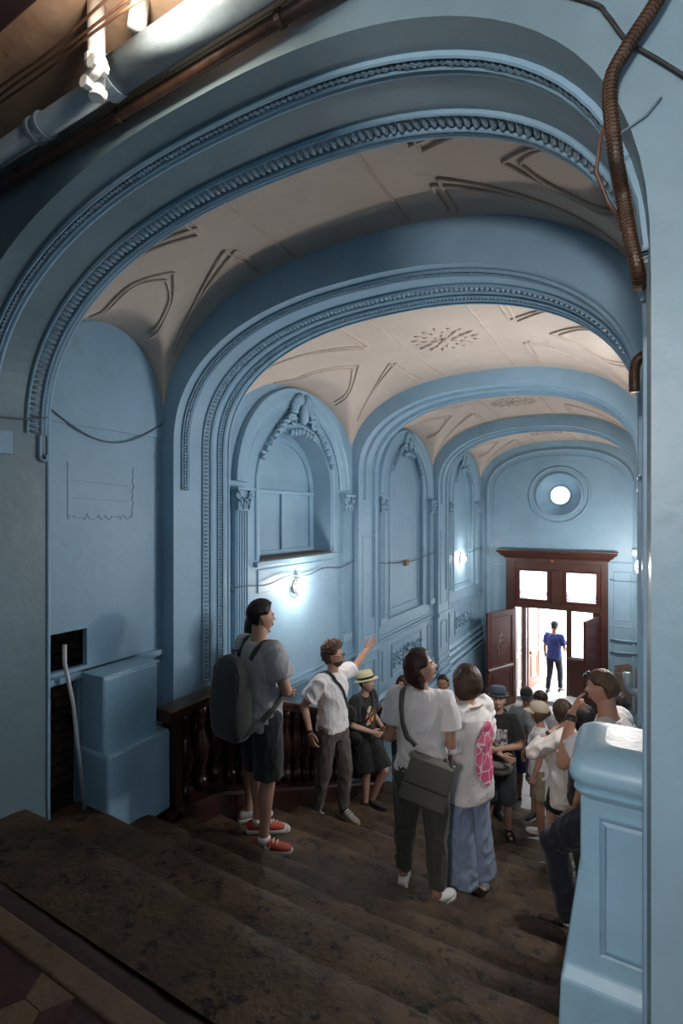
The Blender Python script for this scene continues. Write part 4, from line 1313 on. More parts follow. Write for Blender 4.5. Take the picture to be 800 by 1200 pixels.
def hair_fn(style, sex, seed):
    def fn(x, y, z):
        p = head_point(x, y, z, sex)
        n = Vector((x*1.0, y*.9, z*.9)).normalized()
        az = math.atan2(abs(x), y)          # 0 front .. PI back
        # hairline height by azimuth
        if style in ('short', 'crop', 'curly'):
            line = .62 if az < .6 else (.62 - (az - .6)*.60 if az < 1.2 else (.26 if az < 1.75 else max(-.58, .26 - (az - 1.75)*2.4)))
        elif style == 'bob':
            line = .60 if az < .5 else (.60 - (az - .5)*.8 if az < 1.1 else (.12 if az < 1.6 else max(-.98, .12 - (az - 1.6)*4)))
        else:
            line = .60 if az < .5 else (.60 - (az - .5)*1.5 if az < 1.1 else -.98)
        k = smooth01(line - .06, line + .10, z)
        if style == 'crop': T = .010
        elif style == 'short': T = .008 + .018*smooth01(-.2, .5, z)
        elif style == 'curly': T = .034 + .016*max(0, z)
        elif style == 'bun': T = .014
        else: T = .030
        if style == 'short': T += .014*max(0, z)*max(0, y)
        nz = noise.noise(Vector((x*3 + seed, y*3, z*3)))
        fine = noise.noise(Vector((x*16 + seed, y*16, z*4)))
        if style == 'curly':
            fine = noise.noise(Vector((x*9 + seed, y*9, z*9)))
            c2 = noise.noise(Vector((x*17 + seed, y*17, z*17)))
            T += .034*abs(fine) + .026*abs(c2) - .008
        else:
            T += .003*nz + .0035*fine
        q = p + n * (T*k - .010*(1 - k))
        if style in ('bob', 'bobshort', 'long') and az > .75:
            s = smooth01(.75, 1.15, az) if style != 'bob' else smooth01(1.45, 1.8, az)
            low = smooth01(.25, -.75, z) * s
            out = {'bob': .032, 'bobshort': .022, 'long': .030}[style]
            dn = {'bob': .012, 'bobshort': .006, 'long': .13}[style]
            hd = Vector((x, y*1.0, 0))
            hd = hd.normalized() if hd.length > 1e-4 else Vector((0, -1, 0))
            q += hd * out * low * min(1.0, math.sqrt(x*x + y*y)*2.2) + Vector((0, -.008*low, -dn * low))
            q += hd * (.006 * noise.noise(Vector((x*20 + seed, y*20, 0))) * low)
        if style in ('bob', 'bobshort', 'long') and az <= .75:
            pass
        return q
    return fn

# ---- hands
HANDS = {}
def hand_mesh(kind):
    """Right hand: wrist at the origin, fingers along +Y, palm down (-Z), thumb on -X."""
    if kind in HANDS: return HANDS[kind]
    mb = MB()
    secs = [(-.02, .026, .021), (.0, .026, .019), (.03, .034, .017), (.06, .040, .015), (.088, .040, .012), (.096, .034, .008)]
    P = []
    for (y, w, t) in secs:
        P.append([(w*math.cos(a), y, t*math.sin(a)) for a in np.linspace(0, 2*PI, 15)[:-1]])
    vs = [p for r in P for p in r]; fs = []
    for i in range(len(P)-1):
        for j in range(14):
            j2 = (j+1) % 14
            fs.append((i*14+j, i*14+j2, (i+1)*14+j2, (i+1)*14+j))
    fs.append(tuple(range(14))[::-1]); fs.append(tuple((len(P)-1)*14+j for j in range(14)))
    mb.add(vs, fs)
    bend = {'relax': (.35, .55, .45), 'open': (.03, .08, .06), 'fist': (1.15, 1.35, .9), 'point': (.2, .3, .2)}[kind]
    spread = {'relax': .05, 'open': .13, 'fist': .02, 'point': .05}[kind]
    for k, (x0, ln) in enumerate(((-.030, .070), (-.010, .079), (.010, .073), (.029, .057))):
        b = bend
        if kind == 'point' and k > 0: b = (1.1, 1.3, .8)
        p = Vector((x0, .086, 0)); ang = 0; pts = [p.copy()]; side = (k - 1.5) * spread
        for q, fr in enumerate((.44, .32, .24)):
            ang += b[q] * (1 + .12*(k-1))
            d = Vector((math.sin(side), math.cos(ang)*math.cos(side), -math.sin(ang)))
            p = p + d.normalized() * ln * fr
            pts.append(p.copy())
        r = [.0092, .0088, .0080, .0066]
        for a, b_, ra, rb in zip(pts[:-1], pts[1:], r[:-1], r[1:]):
            mb.tube([a, b_], [ra, rb], 10)
        for pp, rr in zip(pts, r):
            mb.ell(pp, (rr, 0, 0), (0, rr, 0), (0, 0, rr), 10, 6)
    th = {'relax': [(-.028, .018, -.004), (-.050, .045, -.012), (-.056, .072, -.020), (-.052, .094, -.026)],
          'open': [(-.028, .018, -.002), (-.056, .040, -.006), (-.074, .062, -.008), (-.088, .080, -.008)],
          'fist': [(-.028, .018, -.004), (-.046, .046, -.018), (-.038, .072, -.032), (-.018, .082, -.040)],
          'point': [(-.028, .018, -.004), (-.048, .046, -.014), (-.046, .074, -.026), (-.034, .090, -.034)]}[kind]
    r = [.0145, .0120, .0100, .0078]
    for i in range(3):
        mb.tube([th[i], th[i+1]], [r[i], r[i+1]], 10)
    for pp, rr in zip(th, r):
        mb.ell(pp, (rr, 0, 0), (0, rr, 0), (0, 0, rr), 10, 6)
    HANDS[kind] = remesh(mb, .0034, 2, 'hand')
    return HANDS[kind]

DEF = dict(pel=(0, 0, .93), chest=(0, 0, 1.25), neck=(0, -.015, 1.47), head=(0, .015, 1.635),
           shL=(-.172, -.005, 1.415), shR=(.172, -.005, 1.415),
           elL=(-.225, -.035, 1.135), elR=(.225, -.035, 1.135), wrL=(-.235, .03, .89), wrR=(.235, .03, .89),
           hipL=(-.092, 0, .915), hipR=(.092, 0, .915), knL=(-.10, .015, .50), knR=(.10, .015, .50),
           anL=(-.105, -.025, .085), anR=(.105, -.025, .085))

def skin_mat(name, c):
    return mat(name, c, .5, mott=.12, mscale=14, spec=.4)
SK_A = skin_mat('light tanned skin', (.46, .24, .16))
SK_B = skin_mat('pale skin', (.55, .32, .23))
SK_C = skin_mat('sun tanned skin', (.36, .17, .105))
M_eyew = mat('eye white', (.65, .62, .58), .3)
M_iris = mat('dark iris', (.03, .02, .015), .25)
M_lips = mat('lips', (.36, .13, .11), .5)
M_lipm = mat('dull lips', (.33, .155, .12), .5)
def cloth(name, c, mott=.10, rough=.85, sheen=.15, **k):
    return mat(name, c, rough, mott=mott, mscale=7, bump=.15, bscale=90, sheen=sheen, **k)
def hairmat(name, c):
    return mat(name, c, .45, mott=.4, mscale=22, bump=.5, bscale=70, stretch=(1, 1, .18), spec=.35)

class Person:
    pass

def person(label, loc, face, h=1.75, sex='m', pose=None, skin=SK_A, hair=('short', None), top=None, bottom=None,
           shoes=None, head_yaw=0, head_pitch=0, head_roll=0, hands=('relax', 'relax'), palms=(None, None), hdirs=(None, None),
           toes=(8, -8), vox=.010, fine=True, group=None, bulk=1.0, seed=0, brows=None):
    P = Person()
    s = h / 1.75
    P.s = s
    root = empty('person', loc, math.radians(face)); tag(root, label, 'person', group)
    P.root = root
    J = {k: Vector(v) for k, v in DEF.items()}
    for k, v in (pose or {}).items(): J[k] = Vector(v)
    # the head rides on the neck unless placed
    if pose and 'neck' in pose and 'head' not in pose:
        J['head'] = J['neck'] + Vector((0, .03, .165))
    J = {k: v * s for k, v in J.items()}
    P.J = J
    fem = sex == 'f'
    def S(z0):
        """A default height mapped onto the posed spine."""
        if z0 <= .93:
            d = (J['hipL'] + J['hipR'])/2 - J['pel']
            up = (J['chest'] - J['pel']).normalized()
            return J['pel'] + (up*.5 + Vector((0, 0, .5))) * ((z0 - .93) * s)
        if z0 <= 1.25:
            return J['pel'].lerp(J['chest'], (z0 - .93)/.32)
        return J['chest'].lerp(J['neck'], (z0 - 1.25)/.22)
    hx = (J['hipR'] - J['hipL']).normalized()
    sx_ = (J['shR'] - J['shL']).normalized()
    def ring(z0, rx, ry, dy=0.0):
        t = smooth01(.98, 1.35, z0)
        ax = hx.lerp(sx_, t).normalized()
        up = ((J['chest'] - J['pel']) if z0 < 1.2 else (J['neck'] - J['chest'])).normalized()
        up = (up + Vector((0, 0, .6))).normalized() if z0 < .95 else up
        ay = up.cross(ax).normalized()
        c = S(z0) + ay * dy * s
        return c, ax * rx * s * bulk, ay * ry * s * bulk
    def torso(mb, secs, n=22):
        vs, fs = [], []
        for (z0, rx, ry, dy) in secs:
            c, ax, ay = ring(z0, rx, ry, dy)
            for j in range(n):
                a = 2*PI*j/n
                ca, sa = math.cos(a), math.sin(a)
                vs.append(c + ax*math.copysign(abs(ca)**.85, ca) + ay*math.copysign(abs(sa)**.85, sa))
        m = len(secs)
        for i in range(m-1):
            for j in range(n):
                j2 = (j+1) % n
                fs.append((i*n+j, i*n+j2, (i+1)*n+j2, (i+1)*n+j))
        fs.append(tuple(range(n))[::-1]); fs.append(tuple((m-1)*n+j for j in range(n)))
        mb.add(vs, fs)
    def chain(mb, pts, rs, n=14, balls=True):
        pts = [Vector(p) for p in pts]
        rs = [r*s*(.5 + .5*bulk) for r in rs]
        # resampled so that bends stay round
        Q, R = [], []
        for i in range(len(pts)-1):
            for k in range(5):
                t = k/5
                Q.append(pts[i].lerp(pts[i+1], t)); R.append(rs[i] + (rs[i+1]-rs[i])*t)
        Q.append(pts[-1]); R.append(rs[-1])
        for i in range(1, len(Q)-1):
            pass
        mb.tube(Q, R, n)
        if balls:
            for p, r in list(zip(pts, rs))[:-1]:
                mb.ell(p, (r, 0, 0), (0, r, 0), (0, 0, r), 12, 8)
    # ---------- the body, one surface
    b = MB()
    torso(b, [(.80, .10, .085, 0), (.86, .155, .105, -.005), (.93, .168 if fem else .160, .112, -.008), (1.02, .140 if fem else .148, .098, 0), (1.10, .128 if fem else .145, .094, .004),
              (1.20, .142 if fem else .155, .106, .006), (1.30, .155 if fem else .168, .112, .006), (1.38, .150 if fem else .165, .096, 0), (1.44, .105, .072, -.004), (1.475, .058, .056, 0)])
    if fem:
        for sd in (-1, 1):
            c, ax, ay = ring(1.27, .075*sd, .085, 0)
            b.ell(c + ax + ay, (.058*s, 0, 0), (0, .055*s, 0), (0, 0, .058*s), 12, 8)
    chain(b, [J['neck'] - Vector((0, 0, .03))*s, J['neck'].lerp(J['head'], .45), J['head'] + Vector((0, -.012, -.03))*s], [.062 if not fem else .055, .056 if not fem else .048, .055 if not fem else .048])
    for sd, L in ((-1, 'L'), (1, 'R')):
        sh, el, wr = J['sh'+L], J['el'+L], J['wr'+L]
        k = .90 if fem else 1.0
        chain(b, [S(1.43) + (sh - S(1.43))*.25, sh], [.058*k, .058*k])
        bic = sh.lerp(el, .45)
        fo = el.lerp(wr, .28)
        chain(b, [sh, bic, el, fo, wr, wr + (wr - el).normalized()*.015*s], [.054*k, .049*k, .040*k, .041*k, .028*k, .026*k])
        hp, kn, an = J['hip'+L], J['kn'+L], J['an'+L]
        calf = kn.lerp(an, .30) + Vector((0, -.012*s, 0))
        chain(b, [hp, hp.lerp(kn, .5), kn, calf, kn.lerp(an, .7), an], [.088, .074, .055, .056, .040, .037])
        ta = math.radians(toes[0] if L == 'L' else toes[1])
        fd = Vector((-math.sin(ta), math.cos(ta), 0))
        # bare foot inside the shoe
        fz = an.z - .052*s
        b.ell(Vector((an.x, an.y, fz)) + fd*.040*s, fd*.10*s, fd.cross(Vector((0, 0, 1)))*.032*s, (0, 0, .026*s), 14, 8)
    body = remesh(b, vox, 4)
    parts = [(body, None)]
    HM = Matrix.Translation(J['head']) @ Matrix.Rotation(math.radians(head_yaw), 4, 'Z') @ Matrix.Rotation(math.radians(head_pitch), 4, 'X') @ Matrix.Rotation(math.radians(head_roll), 4, 'Y') @ Matrix.Scale(s*.5 + .5, 4)
    P.HM = HM
    parts.append((head_mesh(sex), HM))
    for sd, L, k in ((-1, 'L', 0), (1, 'R', 1)):
        el, wr = J['el'+L], J['wr'+L]
        d = (Vector(hdirs[k]).normalized() if hdirs[k] else (wr - el).normalized())
        pn = Vector(palms[k]) if palms[k] else Vector((-sd, .15, 0))
        Z = -(pn - d*pn.dot(d)).normalized()
        X = d.cross(Z)
        if sd < 0: X = -X       # mirrored hand
        R = Matrix((X, d, Z)).transposed().to_4x4()
        M = Matrix.Translation(wr) @ R @ Matrix.Scale(s * (.92 if fem else 1.0), 4)
        parts.append((hand_mesh(hands[k]), M))
    bm_ = join_into(parts)
    P.body = link('body', bm_, root, skin, True)
    # ---------- face
    lp = M_lips if fem else M_lipm
    bc = brows or (hair[1] if hair[1] else M_iris)
    if fine:
        for sd in (-1, 1):
            mb = MB().ell(HM @ Vector((sd*.0290, .0765, .004)), (HM.to_3x3() @ Vector((.0135, 0, 0))), (HM.to_3x3() @ Vector((0, .011, 0))), (HM.to_3x3() @ Vector((0, 0, .0095))), 12, 8)
            e = mb.build('eye', M_eyew, root, True)
            MB().ell(HM @ Vector((sd*.0290, .0850, .004)), (HM.to_3x3() @ Vector((.0062, 0, 0))), (HM.to_3x3() @ Vector((0, .0042, 0))), (HM.to_3x3() @ Vector((0, 0, .0066))), 10, 6).build('iris', M_iris, e, True)
            MB().tube([HM @ Vector((sd*x, y, z)) for x, y, z in ((.012, .0905, .020), (.024, .0895, .0245), (.036, .0835, .024), (.045, .075, .019))], [.003, .0042, .0036, .002], 6).build('eyebrow', bc, root, True)
        mb = MB()
        mb.ell(HM @ Vector((0, .0845, -.0545)), HM.to_3x3() @ Vector((.021, 0, 0)), HM.to_3x3() @ Vector((0, .0075, 0)), HM.to_3x3() @ Vector((0, 0, .0042)), 12, 6)
        mb.ell(HM @ Vector((0, .083, -.0635)), HM.to_3x3() @ Vector((.018, 0, 0)), HM.to_3x3() @ Vector((0, .0075, 0)), HM.to_3x3() @ Vector((0, 0, .005)), 12, 6)
        mb.build('lips', lp, root, True)
    # ---------- hair
    if hair[0] and hair[1] is not None:
        st = hair[0]
        hm = radial_mesh(hair_fn(st, sex, seed*3.7), 64, 48, 'hair')
        hm.transform(HM)
        P.hair = link('hair', hm, root, hair[1], True)
        if st == 'bun':
            mb = MB().ell(HM @ Vector((0, -.105, .035)), HM.to_3x3() @ Vector((.042, 0, 0)), HM.to_3x3() @ Vector((0, .036, 0)), HM.to_3x3() @ Vector((0, 0, .042)), 14, 10)
            mb.build('hair_bun', hair[1], root, True)
        if st == 'tail':
            pass
    # ---------- clothes
    def leg_pts(L, frac):
        """Polyline hip-knee-ankle cut at a fraction (0 hip, 1 knee, 2 ankle)."""
        hp, kn, an = J['hip'+L], J['kn'+L], J['an'+L]
        pts = [hp, hp.lerp(kn, .5)]
        if frac <= 1: return [hp, hp.lerp(kn, frac*.5), hp.lerp(kn, frac)]
        pts += [kn]
        pts += [kn.lerp(an, (frac-1)*.5), kn.lerp(an, frac-1)]
        return pts
    if bottom:
        m = bottom['m']; fr = bottom.get('len', 1.93); r = bottom.get('r', (.098, .086, .072, .062, .055)); vx = bottom.get('vox', vox)
        mb = MB()
        w = bottom.get('hip', 1.0)
        torso(mb, [(.80, .11*w, .095*w, 0), (.86, .164*w, .119*w, -.006), (.93, .168*w, .120*w, -.008), (1.0, .150*w, .106*w, 0), (bottom.get('waist', 1.03), .142*w, .100*w, 0)])
        for L in 'LR':
            pts = leg_pts(L, fr)
            rr = list(r[:len(pts)]) if fr > 1 else [r[0], r[1], r[2]]
            chain(mb, pts, rr, 16)
            if fr > 1:
                pass
        me = remesh(mb, vx, bottom.get('smooth', 3), bottom.get('name', 'trousers'))
        wrinkle(me, bottom.get('wr', .005), (10, 10, 7), seed + 11)
        P.bottom = link(bottom.get('name', 'trousers'), me, root, m, True)
    if top:
        m = top['m']; w = top.get('w', 1.0); hem = top.get('hem', .86); vx = top.get('vox', vox); fl = top.get('flare', 1.0)
        mb = MB()
        torso(mb, [(hem, .186*w*fl, .140*w*fl, 0), (.97, .172*w*fl**.6, .128*w*fl**.6, 0), (1.10, .163*w, .122*w, .004), (1.20, .170*w, .128*w, .006), (1.30, .182*w, .130*w, .006),
                   (1.385, .176*w, .110*w, 0), (1.435, .130, .088, -.004), (1.468 + top.get('collar', 0), .076, .070, -.002)])
        if fem:
            for sd in (-1, 1):
                c, ax, ay = ring(1.265, .075*sd, .090, 0)
                mb.ell(c + ax + ay, (.068*s, 0, 0), (0, .060*s, 0), (0, 0, .070*s), 12, 8)
        sl = top.get('sleeve', .62); sr = top.get('sr', (.076, .078, .080))
        for L in 'LR':
            sh, el, wr = J['sh'+L], J['el'+L], J['wr'+L]
            chain(mb, [S(1.425) + (sh - S(1.425))*.2, sh], [.066, sr[0]*.88])
            if sl <= 0: continue
            if sl <= 1:
                pts = [sh, sh.lerp(el, sl*.5), sh.lerp(el, sl)]; rr = sr
            else:
                pts = [sh, sh.lerp(el, .5), el, el.lerp(wr, (sl-1)*.5), el.lerp(wr, sl-1)]; rr = top.get('sr', (.076, .075, .072, .068, .06))
            chain(mb, pts, list(rr), 16)
        me = remesh(mb, vx, top.get('smooth', 3), top.get('name', 't_shirt'))
        wrinkle(me, top.get('wr', .006), top.get('ws', (8, 8, 6)), seed)
        P.top = link(top.get('name', 't_shirt'), me, root, m, True)
        P.topbvh = BVHTree.FromPolygons([v.co.copy() for v in me.vertices], [tuple(p.vertices) for p in me.polygons])
    # ---------- shoes
    if shoes:
        m, solem = shoes['m'], shoes.get('sole', shoes['m'])
        for L in 'LR':
            an = J['an'+L]
            ta = math.radians(toes[0] if L == 'L' else toes[1])
            fd = Vector((-math.sin(ta), math.cos(ta), 0)); rd = Vector((fd.y, -fd.x, 0))
            tilt = shoes.get('tilt' + L, 0)
            g = Vector((an.x, an.y, an.z - .085*s))
            hi = shoes.get('high', 0)
            secs = [(-.085, .020, .03, .055), (-.075, .034, .012, .085 + hi), (-.035, .038, .012, .095 + hi), (.02, .038, .012, .098 + hi*.6), (.07, .041, .012, .078), (.12, .046, .012, .062), (.165, .043, .012, .052), (.195, .030, .014, .042), (.205, .014, .018, .034)]
            if shoes.get('sandal'):
                secs = [(a, w_, z0, z0 + (z1 - z0)*.35) for a, w_, z0, z1 in secs]
            vs, fs, n = [], [], 14
            for (a, w_, z0, z1) in secs:
                for j in range(n):
                    t = 2*PI*j/n
                    cz = (z0+z1)/2; rz = (z1-z0)/2
                    ww = w_ * (1.0 if math.sin(t) < .2 else (1 - .35*(math.sin(t)-.2)))
                    zz = cz + rz*math.copysign(abs(math.sin(t))**.7, math.sin(t))
                    vs.append(g + fd*a*s + rd*(ww*math.cos(t))*s + Vector((0, 0, zz*s + max(0, a)*math.tan(math.radians(-tilt))*0)))
            for i in range(len(secs)-1):
                for j in range(n):
                    j2 = (j+1) % n
                    fs.append((i*n+j, i*n+j2, (i+1)*n+j2, (i+1)*n+j))
            fs.append(tuple(range(n))[::-1]); fs.append(tuple((len(secs)-1)*n+j for j in range(n)))
            so = MB().add(vs, fs).build('sandal' if shoes.get('sandal') else 'shoe', m, root, True)
            md = so.modifiers.new('sub', 'SUBSURF'); md.levels = 1; md.render_levels = 1
            # sole: an outline slab
            ol = [(-.088, .018), (-.08, .032), (-.03, .037), (.03, .036), (.08, .042), (.125, .048), (.17, .044), (.20, .028), (.212, .010)]
            poly = [(a, w_) for a, w_ in ol] + [(a, -w_) for a, w_ in ol[::-1]]
            MB().prism(poly, 0.0, .024, lambda p, q, b_: tuple(g + fd*p*s + rd*q*s + Vector((0, 0, b_*s)))).build('sole', solem, so, bevel=.004)
            if shoes.get('lace'):
                for q in range(3):
                    a = .045 + q*.028
                    z = (.094 - q*.010)
                    MB().tube([g + fd*a*s + rd*x*s + Vector((0, 0, (z - abs(x)*.25)*s)) for x in (-.03, -.015, 0, .015, .03)], .004*s, 6).build('lace', shoes['lace'], so, True)
            if shoes.get('sandal'):
                for a in (.03, .10):
                    MB().tube([g + fd*a*s + rd*(.045*math.cos(t))*s + Vector((0, 0, (.02 + .062*math.sin(t)*(1 if a < .05 else .8))*s)) for t in np.linspace(0, PI, 9)], .011*s, 6).build('strap', m, so, True)
            if shoes.get('mark'):
                for sd in (-1, 1):
                    nm = MB()
                    for pts in ([(-.02, .025), (-.008, .058)], [(-.008, .058), (.012, .025)], [(.012, .025), (.024, .058)]):
                        nm.tube([g + fd*(a + .03)*s + rd*sd*(.0425 - (z - .03)*.16)*s + Vector((0, 0, z*s)) for a, z in pts], .0055*s, 6)
                    nm.build('shoe_mark', shoes['mark'], so)
            if shoes.get('sock'):
                mb = MB(); mb.tube([an + Vector((0, 0, -.03*s)), an + (J['kn'+L] - an).normalized()*.022*s], [.045*s, .043*s], 12)
                mb.build('sock', shoes['sock'], root, True)
    P.S, P.ring = S, ring
    return P

def crom(pts, n=10):
    P = [Vector(p) for p in pts]; Q = []
    for i in range(len(P)-1):
        a = P[max(0, i-1)]; b = P[i]; c = P[i+1]; d = P[min(len(P)-1, i+2)]
        for k in range(n):
            t = k/n
            Q.append(.5*((2*b) + (c-a)*t + (2*a-5*b+4*c-d)*t*t + (3*b-a-3*c+d)*t**3))
    Q.append(P[-1]); return Q

def ribbon(name, pts, width, bvh, m, parent, off=.006, thick=.005, n=10, snap=.12):
    """A strap lying on a garment."""
    Q = crom(pts, n); co, no = [], []
    for q in Q:
        if bvh is not None:
            l, nn, i, d = bvh.find_nearest(q)
            c = (q - l)
            nn = nn if nn.dot(c) >= -1e9 else -nn
            if d < snap: co.append(l + nn*off); no.append(nn)
            else: co.append(q); no.append(nn)
        else:
            co.append(q); no.append(Vector((0, 0, 1)))
    for _ in range(3):
        co = [co[0]] + [(co[i-1] + co[i]*2 + co[i+1])/4 for i in range(1, len(co)-1)] + [co[-1]]
        no = [no[0]] + [(no[i-1] + no[i]*2 + no[i+1]).normalized() for i in range(1, len(no)-1)] + [no[-1]]
    vs, fs = [], []
    for i, c in enumerate(co):
        t = (co[min(i+1, len(co)-1)] - co[max(i-1, 0)]).normalized()
        w = t.cross(no[i]).normalized() * width/2
        nn = no[i]*thick
        vs += [c - w, c + w, c + w + nn, c - w + nn]
    for i in range(len(co)-1):
        for k in range(4):
            l = (k+1) % 4
            fs.append((i*4+k, i*4+l, (i+1)*4+l, (i+1)*4+k))
    fs += [(3, 2, 1, 0), tuple((len(co)-1)*4 + k for k in range(4))]
    return MB().add(vs, fs).build(name, m, parent, True)

def decal(name, bvh, org, dirv, right, up, w, h, m, parent, mask=None, n=22, off=.0035):
    """A print that follows the garment it is on."""
    org, dirv, right, up = map(Vector, (org, dirv, right, up)); dirv.normalize()
    idx, vs, fs = {}, [], []
    for i in range(n+1):
        for j in range(n+1):
            u, v = i/n*2 - 1, j/n*2 - 1
            p = org + right*(u*w/2) + up*(v*h/2)
            hit = bvh.ray_cast(p, dirv, 1.0)
            if hit[0] is not None:
                idx[(i, j)] = len(vs); vs.append(hit[0] - dirv*off + (hit[1] * off if hit[1].dot(dirv) < 0 else -hit[1]*off))
    for i in range(n):
        for j in range(n):
            q = [(i, j), (i+1, j), (i+1, j+1), (i, j+1)]
            if all(k in idx for k in q):
                u, v = (i+.5)/n*2 - 1, (j+.5)/n*2 - 1
                if mask is None or mask(u, v):
                    fs.append(tuple(idx[k] for k in q))
    return MB().add(vs, fs).build(name, m, parent, True)

def cells_mat(name, cols, scale, line=None, lw=.05, rough=.8):
    """Printed pattern: random cells of the given colours, with optional pale lines between them."""
    m = bpy.data.materials.new(name); m.use_nodes = True
    nt = m.node_tree; N, L = nt.nodes, nt.links
    b = N['Principled BSDF']; b.inputs['Roughness'].default_value = rough
    tc = N.new('ShaderNodeTexCoord')
    v = N.new('ShaderNodeTexVoronoi'); v.inputs['Scale'].default_value = scale
    L.new(tc.outputs['Object'], v.inputs['Vector'])
    r = N.new('ShaderNodeValToRGB'); r.color_ramp.interpolation = 'CONSTANT'
    el = r.color_ramp.elements
    while len(el) < len(cols): el.new(.5)
    for i, c in enumerate(cols):
        el[i].position = i/len(cols); el[i].color = (*c, 1)
    sp = N.new('ShaderNodeSeparateColor'); L.new(v.outputs['Color'], sp.inputs[0])
    L.new(sp.outputs[0], r.inputs[0])
    out = r.outputs[0]
    if line:
        v2 = N.new('ShaderNodeTexVoronoi'); v2.feature = 'DISTANCE_TO_EDGE'; v2.inputs['Scale'].default_value = scale
        L.new(tc.outputs['Object'], v2.inputs['Vector'])
        g = N.new('ShaderNodeMath'); g.operation = 'LESS_THAN'; g.inputs[1].default_value = lw
        L.new(v2.outputs['Distance'], g.inputs[0])
        mx = N.new('ShaderNodeMix'); mx.data_type = 'RGBA'
        L.new(g.outputs[0], mx.inputs[0]); L.new(out, mx.inputs[6]); mx.inputs[7].default_value = (*line, 1)
        out = mx.outputs[2]
    L.new(out, b.inputs['Base Color'])
    return m

def head_part(P, name, mb, m, smooth=True, parent=None, bevel=0):
    """Geometry given in head space."""
    mb.v = [tuple(P.HM @ Vector(v)) for v in mb.v]
    return mb.build(name, m, parent or P.root, smooth, bevel)

def sunglasses_up(P, m):
    mb = MB()
    for sd in (-1, 1):
        mb.ell((sd*.034, .088, .080), (.028, 0, 0), (0, .008, .010), (0, -.012, .014), 12, 6)
        mb.tube([(sd*.062, .075, .082), (sd*.080, .03, .062), (sd*.082, -.02, .035), (sd*.080, -.05, .010)], .0032, 6)
    mb.tube([(-.012, .098, .082), (.012, .098, .082)], .003, 6)
    return head_part(P, 'sunglasses', mb, m)

def glasses(P, m):
    mb = MB()
    for sd in (-1, 1):
        mb.tube([(sd*.031 + .022*math.cos(a), .1015 - .006*abs(math.cos(a)), .002 + .016*math.sin(a)) for a in np.linspace(0, 2*PI, 17)[:-1]], .0022, 6, True)
        mb.tube([(sd*.053, .096, .006), (sd*.076, .06, .010), (sd*.080, -.01, .012)], .002, 6)
    mb.tube([(-.009, .105, .004), (.009, .105, .004)], .002, 6)
    return head_part(P, 'glasses', mb, m)

def brim_hat(P, m, band, crown_r=.088, crown_h=.10, brim=.055, droop=.012, z0=.045, tilt=0, name='hat', pinch=True):
    mb = MB(); n = 28
    prof = [(crown_r + brim, -droop - .004), (crown_r + brim, -droop), (crown_r + brim*.5, -droop*.35), (crown_r + .002, .0), (crown_r, .02), (crown_r*.96, crown_h*.55), (crown_r*.88, crown_h*.9), (crown_r*.66, crown_h), (crown_r*.25, crown_h*(.86 if pinch else 1.03)), (.004, crown_h*(.82 if pinch else 1.05))]
    inner = [(.004, -.002), (crown_r*.7, -.002), (crown_r, -.004), (crown_r + brim*.5, -droop*.35 - .005)]
    pr = inner + prof
    R = Matrix.Rotation(math.radians(tilt), 3, 'X')
    vs = []
    for r, hh in pr:
        for j in range(n):
            a = 2*PI*j/n
            p = R @ Vector((r*.92*math.cos(a), r*1.10*math.sin(a), hh + .006*abs(math.cos(a))*(r > crown_r + .01)))
            vs.append((p.x, p.y - .008, p.z + z0))
    fs = []
    for i in range(len(pr)-1):
        for j in range(n):
            j2 = (j+1) % n
            fs.append((i*n+j, i*n+j2, (i+1)*n+j2, (i+1)*n+j))
    mb.add(vs, fs)
    h = head_part(P, name, mb, m)
    if band:
        mb = MB(); vs = []
        for r, hh in ((crown_r + .003, .003), (crown_r + .005, .006), (crown_r + .004, .028), (crown_r*.975, .031)):
            for j in range(n):
                a = 2*PI*j/n
                p = R @ Vector((r*.92*math.cos(a), r*1.10*math.sin(a), hh)); vs.append((p.x, p.y - .008, p.z + z0))
        fs = [(i*n+j, i*n+(j+1) % n, (i+1)*n+(j+1) % n, (i+1)*n+j) for i in range(3) for j in range(n)]
        mb.add(vs, fs); head_part(P, 'hat_band', mb, band, parent=h)
    return h

def cap_hat(P, m, z0=.052):
    mb = MB(); n = 28
    prof = [(.092, -.01), (.094, .01), (.090, .045), (.075, .075), (.045, .094), (.004, .10)]
    vs = []
    for r, hh in prof:
        for j in range(n):
            a = 2*PI*j/n
            vs.append((r*.99*math.cos(a), r*1.20*math.sin(a) - .006, hh*1.06 + z0))
    fs = [(i*n+j, i*n+(j+1) % n, (i+1)*n+(j+1) % n, (i+1)*n+j) for i in range(len(prof)-1) for j in range(n)]
    fs.append(tuple(range(n))[::-1])
    mb.add(vs, fs)
    h = head_part(P, 'cap', mb, m)
    mb = MB(); top, bot = [], []
    for i in range(13):
        a = PI*(.16 + .68*i/12)
        for k in range(4):
            t = k/3
            ext = .075*math.sin(PI*i/12)**.6*t
            r = .092
            x, y = r*.99*math.cos(a), r*1.20*math.sin(a) - .006 + ext
            zz = z0 - .004 - .020*t - .016*abs(math.cos(a))*t
            top.append((x, y, zz + .003)); bot.append((x, y, zz - .002))
    vs = top + bot; o = len(top); fs = []
    for i in range(12):
        for k in range(3):
            a = i*4+k
            fs.append((a, a+4, a+5, a+1)); fs.append((o+a, o+a+1, o+a+5, o+a+4))
        a = i*4+3; fs.append((a, a+4, o+a+4, o+a))
    mb.add(vs, fs); head_part(P, 'visor', mb, m, parent=h)
    return h

